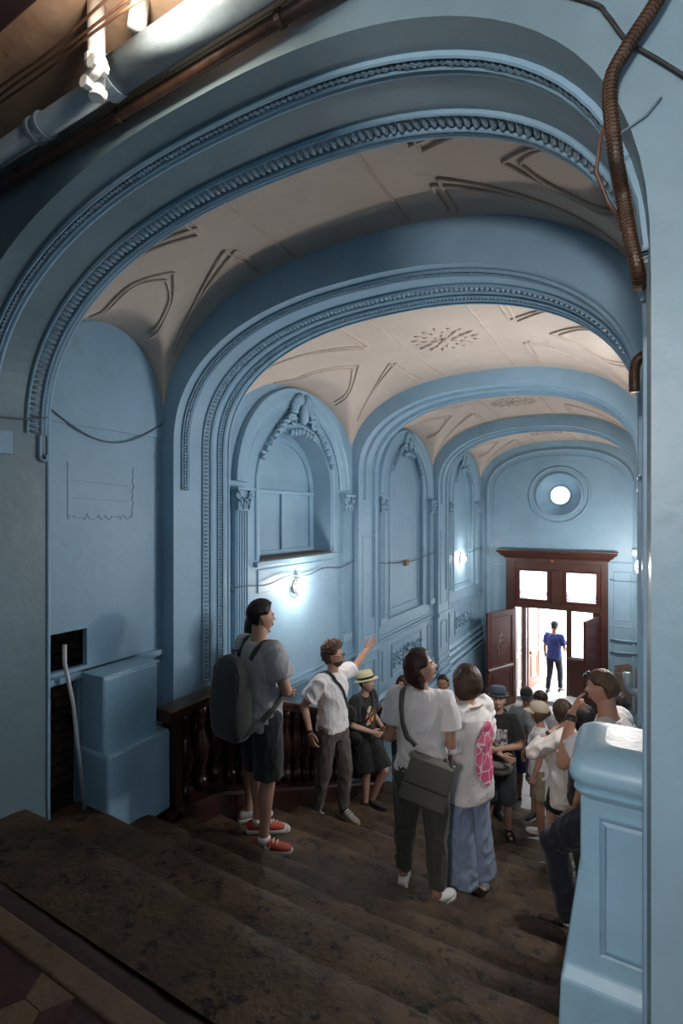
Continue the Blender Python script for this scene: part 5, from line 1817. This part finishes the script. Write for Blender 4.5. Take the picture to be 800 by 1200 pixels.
def wristband(P, L, m, frac=.93, r=.034, w=.018, face=True):
    el, wr = P.J['el'+L], P.J['wr'+L]
    d = (wr - el).normalized(); c = el.lerp(wr, frac)
    o = MB().tube([c - d*w, c - d*w*.9, c + d*w*.9, c + d*w], [r*P.s*.95, r*P.s, r*P.s, r*P.s*.95], 16).build('watch', m, P.root, True)
    return o

def world_pt(P, v):
    R = Matrix.Translation(P.root.location) @ Matrix.Rotation(P.root.rotation_euler.z, 4, 'Z')
    return R @ Vector(v)
def bag_root(P, name, label, cat, at):
    """A top-level bag that shares its wearer's axes."""
    w = world_pt(P, at)
    e = empty(name, w, P.root.rotation_euler.z); tag(e, label, cat)
    e['_'] = 0
    del e['_']
    return e, Vector(at)
def shift_to(o, off):
    o.data.transform(Matrix.Translation(-off)); return o

H_dark = hairmat('dark brown hair', (.018, .011, .008))
H_black = hairmat('black hair', (.008, .006, .006))
H_red = hairmat('dark auburn hair', (.040, .011, .010))
H_brown = hairmat('brown hair', (.050, .024, .013))
H_curl = hairmat('curly brown hair', (.11, .050, .024))
H_fair = hairmat('short light brown hair', (.11, .062, .034))
H_grey = hairmat('greying hair', (.12, .11, .105))
C_white = cloth('white cotton', (.76, .70, .68))
C_white2 = cloth('off white cotton', (.70, .64, .61))
C_white3 = cloth('soft white viscose', (.76, .69, .64))
C_grey = cloth('light grey cotton', (.36, .345, .345))
C_grey2 = cloth('heather grey cotton', (.24, .245, .25))
C_black = cloth('black cotton', (.0085, .0085, .009))
C_blacks = cloth('black shorts cloth', (.007, .007, .008))
C_navy = cloth('navy cloth', (.010, .012, .022))
C_brown = cloth('brown trouser cloth', (.095, .068, .056))
C_olive = cloth('olive trouser cloth', (.052, .050, .036))
C_jean = cloth('washed blue denim', (.235, .30, .42), mott=.2)
C_slate = cloth('slate shorts cloth', (.050, .058, .064))
C_blue = cloth('blue shorts cloth', (.030, .040, .12))
C_polo = cloth('royal blue polo cloth', (.022, .035, .17))
C_tan = cloth('tan shirt cloth', (.24, .165, .10))
C_dkolive = cloth('dark olive jacket cloth', (.030, .031, .027))
C_purple = cloth('dusty purple shorts cloth', (.085, .048, .065))
C_sand = cloth('sand shorts cloth', (.26, .21, .13))
C_char = cloth('charcoal bag cloth', (.036, .034, .031), mott=.2)
C_strap = cloth('black strap webbing', (.010, .010, .010))
C_bag = mat('grey green leather', (.105, .098, .078), .5, mott=.12, mscale=6, bump=.12, bscale=80)
C_fanny = cloth('grey belt bag cloth', (.23, .205, .19))
C_straw = mat('cream straw', (.68, .58, .34), .7, mott=.12, mscale=20, bump=.5, bscale=160)
C_bluehat = cloth('blue grey hat felt', (.040, .055, .085))
C_cap = cloth('beige cap cloth', (.58, .46, .34))
S_white = mat('white shoe leather', (.70, .68, .66), .5, mott=.08)
S_black = mat('black shoe', (.012, .012, .012), .5)
S_brown = mat('dark brown shoe suede', (.028, .014, .010), .7, mott=.2, mscale=20)
S_orange = mat('orange red sneaker suede', (.42, .055, .022), .6, mott=.2, mscale=20)
S_grey = mat('pale grey sneaker mesh', (.27, .25, .22), .7, mott=.15, mscale=20)
S_pale = mat('pale grey sneaker', (.42, .40, .37), .6)
S_gum = mat('tan gum sole', (.35, .20, .09), .6)
M_lens = mat('dark lens', (.01, .012, .018), .1)
M_silver = mat('silver bag', (.45, .45, .46), .3, metal=.6)
M_beard = mat('stubble hair', (.085, .045, .030), .8, mott=.4, mscale=60)

def at(x, y): return (x, y, step_z(y))
def beard(P, m):
    def fn(x, y, z):
        p = head_point(x, y, z, 'm')
        k = smooth01(-.33, -.48, z) * smooth01(-.15, .15, y) * (1 - .9*math.exp(-(x/.2)**2 - ((z + .53)/.07)**2))
        n = Vector((x, y, z)).normalized()
        return p + n*(.0028*k - .006*(1-k))
    me = radial_mesh(fn, 48, 40, 'beard'); me.transform(P.HM)
    return link('beard', me, P.root, m, True)

# ---- 1 man with the backpack
P = person('man in grey T-shirt, black shorts and orange sneakers carrying a charcoal backpack', at(-2.46, 3.04), -14, 1.80, 'm',
    dict(elR=(.262, .035, 1.15), wrR=(.03, .215, 1.11), elL=(-.262, .03, 1.14), wrL=(-.03, .235, 1.05), anL=(-.10, .06, .085), anR=(.11, -.05, .085), knR=(.105, -.0, .50), knL=(-.10, .06, .50)),
    SK_A, ('short', H_dark), dict(m=C_grey, w=1.04, sleeve=.66, sr=(.082, .088, .092), wr=.008), dict(m=C_blacks, name='shorts', len=.98, r=(.112, .110, .106)),
    dict(m=S_orange, sole=S_white, lace=S_white, mark=S_white, sock=S_white), head_yaw=-24, head_pitch=2, hands=('fist', 'fist'), palms=((.3, -1, 0), (0, -1, 0)), toes=(-42, -50), vox=.008, seed=1)
p_back = P
e, off = bag_root(P, 'backpack', 'charcoal backpack worn by the man in orange sneakers', 'backpack', (0, -.20*P.s, 1.12*P.s))
mb = MB(); rows = []
for z, w, d in ((-.30, .10, .045), (-.285, .150, .085), (-.22, .172, .105), (-.08, .176, .112), (.06, .170, .104), (.18, .152, .085), (.25, .125, .062), (.285, .085, .038), (.295, .045, .018)):
    rows.append([(w*math.copysign(abs(math.cos(a))**.6, math.cos(a)), -.035 - d*.15 + d*math.copysign(abs(math.sin(a))**.65, math.sin(a)), z) for a in np.linspace(0, 2*PI, 29)[:-1]])
mb.grid([[r[k] for r in rows] for k in range(28)], closed_u=True); mb.add(rows[0], [tuple(range(28))]); mb.add(rows[-1], [tuple(range(28))])
body_o = mb.build('bag_body', C_char, e, True)
md = body_o.modifiers.new('sub', 'SUBSURF'); md.levels = 1; md.render_levels = 2
for dx in (-1, 1):
    MB().tube([(dx*.158, -.085 - .01*math.sin(t*PI), -.25 + .48*t) if t < .99 else (dx*.10, -.075, .262) for t in np.linspace(0, 1, 12)], .006, 6).build('seam_piping', C_strap, e, True)
MB().tube([(-.12, -.128, -.05), (-.06, -.158, -.052), (0, -.164, -.052), (.06, -.158, -.052), (.12, -.128, -.05)], .005, 6).build('pocket_zip', C_strap, e, True)
MB().tube([(-.035, .0, .285), (-.03, -.01, .325), (.03, -.01, .325), (.035, .0, .285)], .008, 6).build('top_handle', C_strap, e, True)
MB().box(-.075, -.055, -.030, -.012, .255, .268).build('green_tag', mat('green tag', (.05, .45, .25), .6), e)
for sd in (-1, 1):
    s_ = P.s
    r = ribbon('shoulder_strap', [(sd*.07*s_, -.15*s_, 1.37*s_), (sd*.095*s_, -.10*s_, 1.45*s_), (sd*.115*s_, .0, 1.50*s_), (sd*.125*s_, .09*s_, 1.42*s_), (sd*.135*s_, .14*s_, 1.28*s_), (sd*.155*s_, .10*s_, 1.12*s_), (sd*.182*s_, .0, 1.03*s_), (sd*.185*s_, -.10*s_, .97*s_), (sd*.172*s_, -.20*s_, .92*s_), (sd*.15*s_, -.25*s_, .90*s_)], .045, P.topbvh, C_char, e, snap=.055)
    shift_to(r, off)

# ---- 2 woman behind him
P = person('woman with black bob hair and dusty purple shorts half hidden behind the backpack man', at(-2.78, 3.42), -12, 1.80, 'f',
    dict(elR=(.23, .04, 1.13), wrR=(.1, .2, 1.05), elL=(-.23, .04, 1.13), wrL=(-.1, .2, 1.0)), SK_A, ('bob', H_black),
    dict(m=C_grey2, sleeve=.5), dict(m=C_purple, name='shorts', len=.85, r=(.105, .104, .098)), dict(m=S_pale, sole=S_white, lace=S_white), head_yaw=-20, toes=(-25, -50), seed=2)

# ---- 3 the guide
P = person('guide with curly hair and glasses in white T-shirt raising an open hand', at(-2.72, 4.54), -98, 1.78, 'm',
    dict(pel=(0, 0, .93), elL=(-.42, -.03, 1.41), wrL=(-.61, .0, 1.57), elR=(.265, -.15, 1.17), wrR=(.305, -.03, .94), anL=(-.06, .10, .085), anR=(.13, -.10, .085), knL=(-.08, .10, .50), knR=(.11, -.02, .50), neck=(0, .0, 1.47)),
    SK_A, ('curly', H_curl), dict(m=C_white, w=1.0, sleeve=.70, sr=(.078, .084, .088), hem=.90, wr=.008), dict(m=C_brown, len=1.96, r=(.100, .090, .074, .062, .052), wr=.007),
    dict(m=S_grey, sole=S_gum, lace=S_white, high=.012, sock=C_blacks), head_yaw=22, head_pitch=8, hands=('open', 'relax'), palms=((.2, 1, .3), None), hdirs=((-.75, .15, .65), None), toes=(-5, -5), vox=.008, seed=3)
glasses(P, M_lens); beard(P, M_beard); wristband(P, 'R', C_strap, .95, .034, .012)
e, off = bag_root(P, 'sling_bag', 'black sling bag strapped across the guide in white T-shirt', 'bag', (-.20*P.s, .0, 1.02*P.s))
s_ = P.s
r = ribbon('strap', [(-.20*s_, .0, 1.02*s_), (-.13*s_, .13*s_, 1.12*s_), (-.02*s_, .17*s_, 1.27*s_), (.075*s_, .12*s_, 1.43*s_), (.095*s_, .02*s_, 1.50*s_), (.08*s_, -.10*s_, 1.43*s_), (-.02*s_, -.16*s_, 1.25*s_), (-.14*s_, -.14*s_, 1.10*s_), (-.20*s_, .0, 1.02*s_)], .034, P.topbvh, C_strap, e)
shift_to(r, off)
mb = MB(); mb.ell((-.045, .02, -.03), (.05, 0, 0), (0, .105, 0), (0, 0, .075), 16, 10)
mb.build('pouch', C_strap, e, True)
MB().tube([(-.098, -.05, -.01), (-.10, .02, -.005), (-.098, .09, -.01)], .004, 6).build('zip', C_char, e)

# ---- 4 boy in straw hat leaning on the balustrade
P = person('boy in cream straw hat and black T-shirt leaning on the dark balustrade', at(-2.755, 5.42), -102, 1.58, 'm',
    dict(pel=(0, -.08, .90), chest=(0, -.10, 1.22), neck=(0, -.07, 1.44), head=(0, -.02, 1.605), shL=(-.165, -.08, 1.39), shR=(.165, -.08, 1.39),
         hipL=(-.09, -.07, .885), hipR=(.09, -.07, .885), knL=(-.05, .24, .52), anL=(.0, .06, .087), knR=(.10, .06, .48), anR=(.10, .04, .085),
         elR=(.255, -.06, 1.11), wrR=(.09, .14, 1.03), elL=(-.25, -.12, 1.11), wrL=(-.20, .08, .99)),
    SK_B, ('crop', H_dark), dict(m=C_black, w=1.10, sleeve=.78, sr=(.085, .092, .10), hem=.80, wr=.008), dict(m=C_blacks, name='shorts', len=.95, r=(.118, .120, .122)),
    dict(m=S_black, sole=S_black, sock=C_black), head_yaw=10, head_pitch=8, hands=('relax', 'relax'), palms=(None, (0, -1, .2)), vox=.009, seed=4, toes=(25, -10))
brim_hat(P, C_straw, C_strap, crown_r=.100, crown_h=.105, brim=.052, z0=.052, tilt=8, name='straw_hat')
decal('shirt_print', P.topbvh, (.02*P.s, .5, 1.19*P.s), (0, -1, 0), (1, 0, 0), (0, 0, 1), .15, .24, cells_mat('colour shirt print', [(.6, .5, .06), (.5, .05, .03), (.55, .5, .45), (.02, .02, .02), (.35, .12, .05)], 22), P.root, lambda u, v: u*u + v*v < .95)
e, off = bag_root(P, 'shoulder_bag', 'small black shoulder bag on the hip of the straw hat boy', 'bag', (.21*P.s, -.04*P.s, .96*P.s))
mb = MB(); mb.ell((.02, 0, 0), (.05, 0, 0), (0, .12, 0), (0, 0, .085), 16, 10); mb.build('pouch', C_strap, e, True)
r = ribbon('strap', [(.21*P.s, .0, .98*P.s), (.10*P.s, .08*P.s, 1.15*P.s), (-.05*P.s, .06*P.s, 1.32*P.s), (-.10*P.s, -.06*P.s, 1.47*P.s), (-.02*P.s, -.22*P.s, 1.28*P.s), (.16*P.s, -.20*P.s, 1.05*P.s), (.21*P.s, -.04*P.s, .98*P.s)], .03, P.topbvh, C_strap, e)
shift_to(r, off)

# ---- 5 woman in the white polo
P = person('woman with dark auburn bob in white polo and olive trousers looking up', at(-1.285, 3.34), 14, 1.68, 'f',
    dict(elR=(.215, -.02, 1.115), wrR=(.05, .17, 1.17), elL=(-.235, -.03, 1.12), wrL=(-.10, .19, 1.10), anL=(-.14, .05, .085), anR=(.12, -.10, .085), knL=(-.12, .05, .50), knR=(.11, -.03, .50), head=(0, -.005, 1.635)),
    SK_A, ('bob', H_red), dict(m=C_white, name='polo_shirt', w=1.06, sleeve=.62, sr=(.076, .080, .082), hem=.92, wr=.007, collar=.02), dict(m=C_olive, len=1.86, r=(.115, .102, .082, .070, .058), hip=1.10, wr=.007, waist=1.05),
    dict(m=S_white, sole=S_white), head_yaw=-80, head_pitch=20, hands=('fist', 'relax'), palms=((.6, 0, .4), (-.6, 0, .4)), toes=(4, -30), vox=.008, seed=5)
for L in 'LR':
    sh, el = P.J['sh'+L], P.J['el'+L]; d = (el - sh).normalized(); c_ = sh.lerp(el, .60)
    MB().tube([c_ - d*.006, c_ + d*.008], [.0830*P.s, .0840*P.s], 20).build('sleeve_cuff', C_white2, P.root, True)
e, off = bag_root(P, 'crossbody_bag', 'grey green flap bag hanging on the back of the woman in white polo', 'bag', (.065*P.s, -.215*P.s, .93*P.s))
mb = MB(); prof = [(-.145, -.15), (.145, -.15), (.155, -.13), (.135, .15), (-.135, .15), (-.155, -.13)]
R2 = Matrix.Rotation(math.radians(14), 4, 'Y')
def bagp(p, q, b): return tuple(R2 @ Vector((p, b, q)))
MB().prism(prof, -.04, .045, bagp).build('bag_body', C_bag, e, bevel=.018)
MB().prism([(-.140, -.02), (.140, -.02), (.136, .152), (-.136, .152)], -.050, -.038, bagp).build('flap', C_bag, e, bevel=.006)
MB().tube([bagp(-.138, -.024, -.047), bagp(.138, -.024, -.047)], .004, 6).build('flap_edge', C_strap, e)
for sd in (-1, 1):
    MB().tube([bagp(sd*.137, .16, 0), bagp(sd*.142, .12, 0)], .012, 8).build('ring', M_silver, e)
s_ = P.s
r = ribbon('strap', [Vector(bagp(-.135, .15, -.02)) + off, (-.085*s_, -.15*s_, 1.18*s_), (-.125*s_, -.12*s_, 1.33*s_), (-.125*s_, -.04*s_, 1.50*s_), (-.10*s_, .09*s_, 1.40*s_), (.02*s_, .17*s_, 1.2*s_), (.14*s_, .12*s_, 1.05*s_), (.19*s_, -.04*s_, 1.02*s_), Vector(bagp(.135, .15, 0)) + off], .036, P.topbvh, C_bag, e)
shift_to(r, off)

# ---- 6 teenager with the pink print
P = person('teenager with brown bob in long white T-shirt with pink back print and wide jeans', at(-1.09, 3.80), 64, 1.64, 'f',
    dict(elR=(.205, .03, 1.13), wrR=(.15, .16, .98), elL=(-.215, .0, 1.13), wrL=(-.18, .12, .93)),
    SK_B, ('bobshort', H_brown), dict(m=C_white2, w=1.14, sleeve=.92, sr=(.084, .096, .106), hem=.74, flare=1.02, wr=.009, ws=(6, 6, 4)), dict(m=C_jean, name='wide_jeans', len=1.99, r=(.098, .102, .112, .120, .130), wr=.008, smooth=2),
    dict(m=S_white, sole=S_white), head_yaw=6, head_pitch=3, hands=('relax', 'relax'), toes=(0, -5), vox=.008, seed=6)
decal('back_print', P.topbvh, (.05*P.s, -.6, 1.12*P.s), (0, 1, 0), (1, 0, 0), (0, 0, 1), .25, .46, cells_mat('pink back print', [(.62, .07, .17), (.58, .09, .19), (.66, .10, .20)], 13, (.72, .55, .56), .045), P.root, lambda u, v: (u*1.02)**2 + v*v < 1)
e, off = bag_root(P, 'small_bag', 'small silver bag at the hip of the teenager in wide jeans', 'bag', (.235*P.s, .09*P.s, .84*P.s))
mb = MB(); mb.ell((0, 0, 0), (.035, 0, 0), (0, .075, 0), (0, 0, .062), 16, 10); mb.build('pouch', M_silver, e, True)
MB().tube([(0, -.05, .04), (0, -.035, .10), (0, .0, .125), (0, .035, .10), (0, .05, .04)], .006, 6).build('handle', M_silver, e, True)
ribbon('neck_cord', [(-.07*P.s, -.075*P.s, 1.46*P.s), (0, -.10*P.s, 1.465*P.s), (.07*P.s, -.075*P.s, 1.46*P.s)], .012, P.topbvh, C_tan, P.root)

# ---- 7 bearded man behind
P = person('bearded man in tan shirt standing behind the woman in white polo', at(-2.28, 6.745), -162, 1.76, 'm', None, SK_C, ('crop', H_dark), dict(m=C_tan, name='shirt', sleeve=.7), dict(m=C_slate, len=1.95), dict(m=S_black), head_yaw=-8, vox=.012, seed=7)
beard(P, M_beard)
# ---- 8 person with dark rucksack by the wall
P = person('person in dark olive jacket with a black rucksack near the blue plinth', at(-2.915, 6.84), -150, 1.60, 'f', dict(elL=(-.22, .02, 1.13), wrL=(-.1, .2, 1.02)), SK_A, ('bobshort', H_brown), dict(m=C_dkolive, name='jacket', sleeve=1.9, w=1.12, sr=(.085, .082, .08, .07, .055)), dict(m=C_navy, len=1.95), dict(m=S_black), head_yaw=-30, vox=.012, seed=8)
e, off = bag_root(P, 'rucksack', 'black rucksack on the person in dark olive jacket', 'backpack', (0, -.19, 1.10))
mb = MB(); rows = []
for z, w, d in ((-.22, .10, .05), (-.2, .14, .085), (0, .15, .09), (.15, .13, .075), (.22, .08, .04)):
    rows.append([(w*math.copysign(abs(math.cos(a))**.6, math.cos(a)), -.02 + d*math.copysign(abs(math.sin(a))**.65, math.sin(a)), z) for a in np.linspace(0, 2*PI, 21)[:-1]])
mb.grid([[r[k] for r in rows] for k in range(20)], closed_u=True); mb.add(rows[0], [tuple(range(20))]); mb.add(rows[-1], [tuple(range(20))])
mb.build('bag_body', C_strap, e, True)
for sd in (-1, 1):
    shift_to(ribbon('shoulder_strap', [(sd*.07, -.14, 1.22), (sd*.085, -.10, 1.34), (sd*.10, -.02, 1.42), (sd*.11, .09, 1.33), (sd*.115, .14, 1.2), (sd*.12, .14, 1.08), (sd*.125, .13, .98)], .045, P.topbvh, C_strap, e), off)

# ---- 9 boy in the blue hat
P = person('boy in blue grey hat and black T-shirt with white print, arms crossed', at(-1.35, 5.90), -167, 1.63, 'm',
    dict(elL=(-.245, .04, 1.125), wrL=(.03, .205, 1.115), elR=(.245, .04, 1.115), wrR=(-.05, .225, 1.06), anL=(-.12, 0, .085), anR=(.12, .02, .085)), SK_B, ('crop', H_dark),
    dict(m=C_black, w=1.06, sleeve=.74, sr=(.080, .088, .096), hem=.84), dict(m=C_slate, name='shorts', len=1.12, r=(.112, .110, .108, .106, .104)), dict(m=S_black, sole=S_black, sandal=True),
    head_yaw=0, head_pitch=10, hands=('fist', 'relax'), palms=((0, -1, 0), (0, -1, 0)), toes=(14, -14), vox=.009, seed=9)
brim_hat(P, C_bluehat, C_navy, crown_r=.099, crown_h=.095, brim=.030, droop=.010, z0=.066, name='blue_hat')
decal('shirt_print', P.topbvh, (.0, .5, 1.235*P.s), (0, -1, 0), (1, 0, 0), (0, 0, 1), .19, .185, cells_mat('grey shirt print', [(.55, .52, .52), (.45, .42, .42), (.10, .08, .08), (.60, .57, .56), (.30, .24, .24)], 34), P.root)
e, off = bag_root(P, 'belt_bag', 'grey belt bag on the boy in blue grey hat', 'bag', (.0, .16*P.s, .90*P.s))
rows = []
mb = MB()
for x, hh, d in ((-.155, .022, .02), (-.12, .055, .035), (-.05, .075, .045), (.05, .075, .045), (.12, .055, .035), (.155, .022, .02)):
    rows.append([(x, d + .005 + d*math.cos(a) - abs(x)*.35, -.01 + hh*math.sin(a)) for a in np.linspace(0, 2*PI, 19)[:-1]])
mb.grid([[r[k] for r in rows] for k in range(18)], closed_u=True); mb.add(rows[0], [tuple(range(18))]); mb.add(rows[-1], [tuple(range(18))])
mb.build('pouch', C_fanny, e, True)
MB().tube([(-.11, .062, .035), (-.05, .088, .02), (.05, .088, .02), (.11, .062, .035)], .006, 6).build('zip', C_strap, e, True)
shift_to(ribbon('belt', [(.15*P.s, .12*P.s, .93*P.s), (.21*P.s, 0, .96*P.s), (.12*P.s, -.14*P.s, .98*P.s), (-.12*P.s, -.14*P.s, .98*P.s), (-.21*P.s, 0, .96*P.s), (-.15*P.s, .12*P.s, .93*P.s)], .03, P.topbvh, C_strap, e), off)

# ---- 10 woman behind the blue hat boy
P = person('woman with long brown hair peering from behind the boy in blue grey hat', at(-1.63, 6.74), -140, 1.66, 'f', None, SK_A, ('long', H_brown), dict(m=C_black, sleeve=.6), dict(m=C_navy, len=1.95), dict(m=S_black), head_yaw=20, vox=.012, seed=10)
# ---- 11 man with cap and glasses
P = person('man in black cap and glasses with grey shirt and blue shorts', at(-1.45, 8.18), -172, 1.78, 'm', dict(elR=(.25, .05, 1.13), wrR=(.06, .23, 1.08)), SK_C, ('crop', H_grey), dict(m=C_grey2, sleeve=.75, w=1.08), dict(m=C_blue, name='shorts', len=.95, r=(.11, .108, .106)), dict(m=S_black, sole=S_white), head_yaw=-6, hands=('relax', 'fist'), palms=(None, (0, -1, 0)), vox=.012, seed=11)
cap_hat(P, C_blacks); glasses(P, M_lens)
# ---- 12 man with sunglasses on his head
P = person('man with sunglasses pushed up on brown hair in light grey T-shirt', at(-1.10, 7.26), 158, 1.74, 'm', dict(elL=(-.25, .05, 1.12), wrL=(-.05, .22, 1.05)), SK_A, ('short', H_brown), dict(m=C_grey, sleeve=.7, w=1.05), dict(m=C_slate, name='shorts', len=.95, r=(.11, .108, .106)), dict(m=S_black, sole=S_white), head_yaw=4, head_pitch=-14, vox=.012, seed=12)
sunglasses_up(P, M_lens)
# ---- 13 woman in the beige cap
P = person('short woman in beige cap, white top and sand shorts', at(-.97, 6.32), 96, 1.56, 'f', dict(elL=(-.22, -.01, 1.13), wrL=(-.22, .06, .90)), SK_A, ('bun', H_fair), dict(m=C_white2, sleeve=.25, w=1.04), dict(m=C_sand, name='shorts', len=.8, r=(.108, .106, .104)), dict(m=S_white), head_yaw=0, head_pitch=4, vox=.011, seed=13)
cap_hat(P, C_cap)
# ---- 14 woman in the white blouse
P = person('woman in loose white blouse and black shorts with one hand at her neck', at(-.60, 5.33), 78, 1.66, 'f',
    dict(pel=(0, -.02, .93), elL=(-.215, .235, 1.235), wrL=(-.085, .10, 1.43), elR=(.22, .05, 1.13), wrR=(.12, .2, 1.10), anL=(-.10, .10, .085), knL=(-.10, .10, .50), anR=(.10, -.12, .085), knR=(.10, -.03, .5)),
    SK_B, ('bun', H_brown), dict(m=C_white3, name='blouse', w=1.16, sleeve=1.55, sr=(.074, .070, .068, .064, .056), hem=.76, flare=1.10, wr=.014, ws=(7, 7, 3)), dict(m=C_blacks, name='shorts', len=.55, r=(.112, .112, .112)),
    dict(m=S_white, sole=S_white, lace=S_white, sock=S_white), head_yaw=-12, head_pitch=2, hands=('relax', 'relax'), hdirs=((.35, -.35, .55), None), palms=((.5, -.7, 0), None), toes=(0, 0), vox=.009, seed=14)
wristband(P, 'L', S_black, .90, .037, .016)
# ---- 15 man leaning by the pedestal
P = person('short-haired man in white T-shirt and navy trousers with hand at his mouth', at(-.19, 3.74), 76, 1.80, 'm',
    dict(pel=(0, -.06, .90), chest=(0, -.06, 1.22), neck=(0, -.04, 1.44), head=(0, .0, 1.61), shL=(-.172, -.05, 1.385), shR=(.172, -.05, 1.385), hipL=(-.092, -.04, .885), hipR=(.092, -.04, .885),
         elL=(-.215, .165, 1.155), wrL=(-.065, .165, 1.425), elR=(.23, .05, 1.12), wrR=(.08, .22, 1.1), knL=(-.085, .275, .56), anL=(-.085, .165, .085), knR=(.10, .08, .49), anR=(.10, -.02, .085)),
    SK_A, ('crop', H_fair), dict(m=C_white, w=1.06, sleeve=.68, sr=(.082, .088, .092), hem=.86), dict(m=C_navy, len=1.95, r=(.108, .102, .084, .074, .064), wr=.007), dict(m=S_brown, sole=S_brown, sock=S_white), head_yaw=4, head_pitch=-6,
    hands=('point', 'fist'), hdirs=((.50, -.28, 1), None), palms=((.3, -1, .1), (0, -1, 0)), toes=(2, 0), vox=.008, seed=15)
sunglasses_up(P, M_lens); wristband(P, 'L', S_black, .90, .036, .020)
MB().tube([P.S(1.455) + Vector((.083*math.cos(a), .078*math.sin(a) - .005, .012*math.sin(a))) for a in np.linspace(0, 2*PI, 25)[:-1]], .004, 6, True).build('neck_chain', S_gum, P.root, True)
# ---- 16, 17 people beyond him
P = person('dark-haired man in grey shirt standing beyond the panelled pedestal', at(-.14, 4.52), 62, 1.73, 'm', None, SK_A, ('short', H_dark), dict(m=C_grey2, sleeve=.7), dict(m=C_navy, len=1.95), dict(m=S_white), head_yaw=10, vox=.011, seed=16)
glasses(P, M_lens)
P = person('dark-haired woman in black behind the man with hand at mouth', at(-.40, 4.93), 84, 1.60, 'f', None, SK_A, ('bobshort', H_black), dict(m=C_black, sleeve=.6), dict(m=C_slate, len=1.9), dict(m=S_pale, sole=S_white), head_yaw=10, vox=.011, seed=17)
# ---- 18, 19 outside the door
P = person('man in royal blue polo and dark jeans walking out of the street door', (-1.78, 13.78, 0), -14, 1.74, 'm', dict(anL=(-.10, -.16, .085), knL=(-.1, -.02, .5), anR=(.10, .14, .085), knR=(.1, .12, .5), elR=(.24, .06, 1.14), wrR=(.18, .24, 1.02)), SK_A, ('crop', H_black), dict(m=C_polo, name='polo_shirt', sleeve=.7, w=1.04), dict(m=C_navy, len=1.96), dict(m=S_black, sole=S_white), head_pitch=-18, vox=.012, seed=18)
cap_hat(P, C_navy)
P = person('man in grey shirt standing on the sunlit paving outside', (-1.22, 15.4, 0), 60, 1.72, 'm', None, SK_A, ('crop', H_grey), dict(m=C_grey2, name='shirt', sleeve=.8, w=1.08), dict(m=C_navy, len=1.96), dict(m=S_black), vox=.012, seed=19)
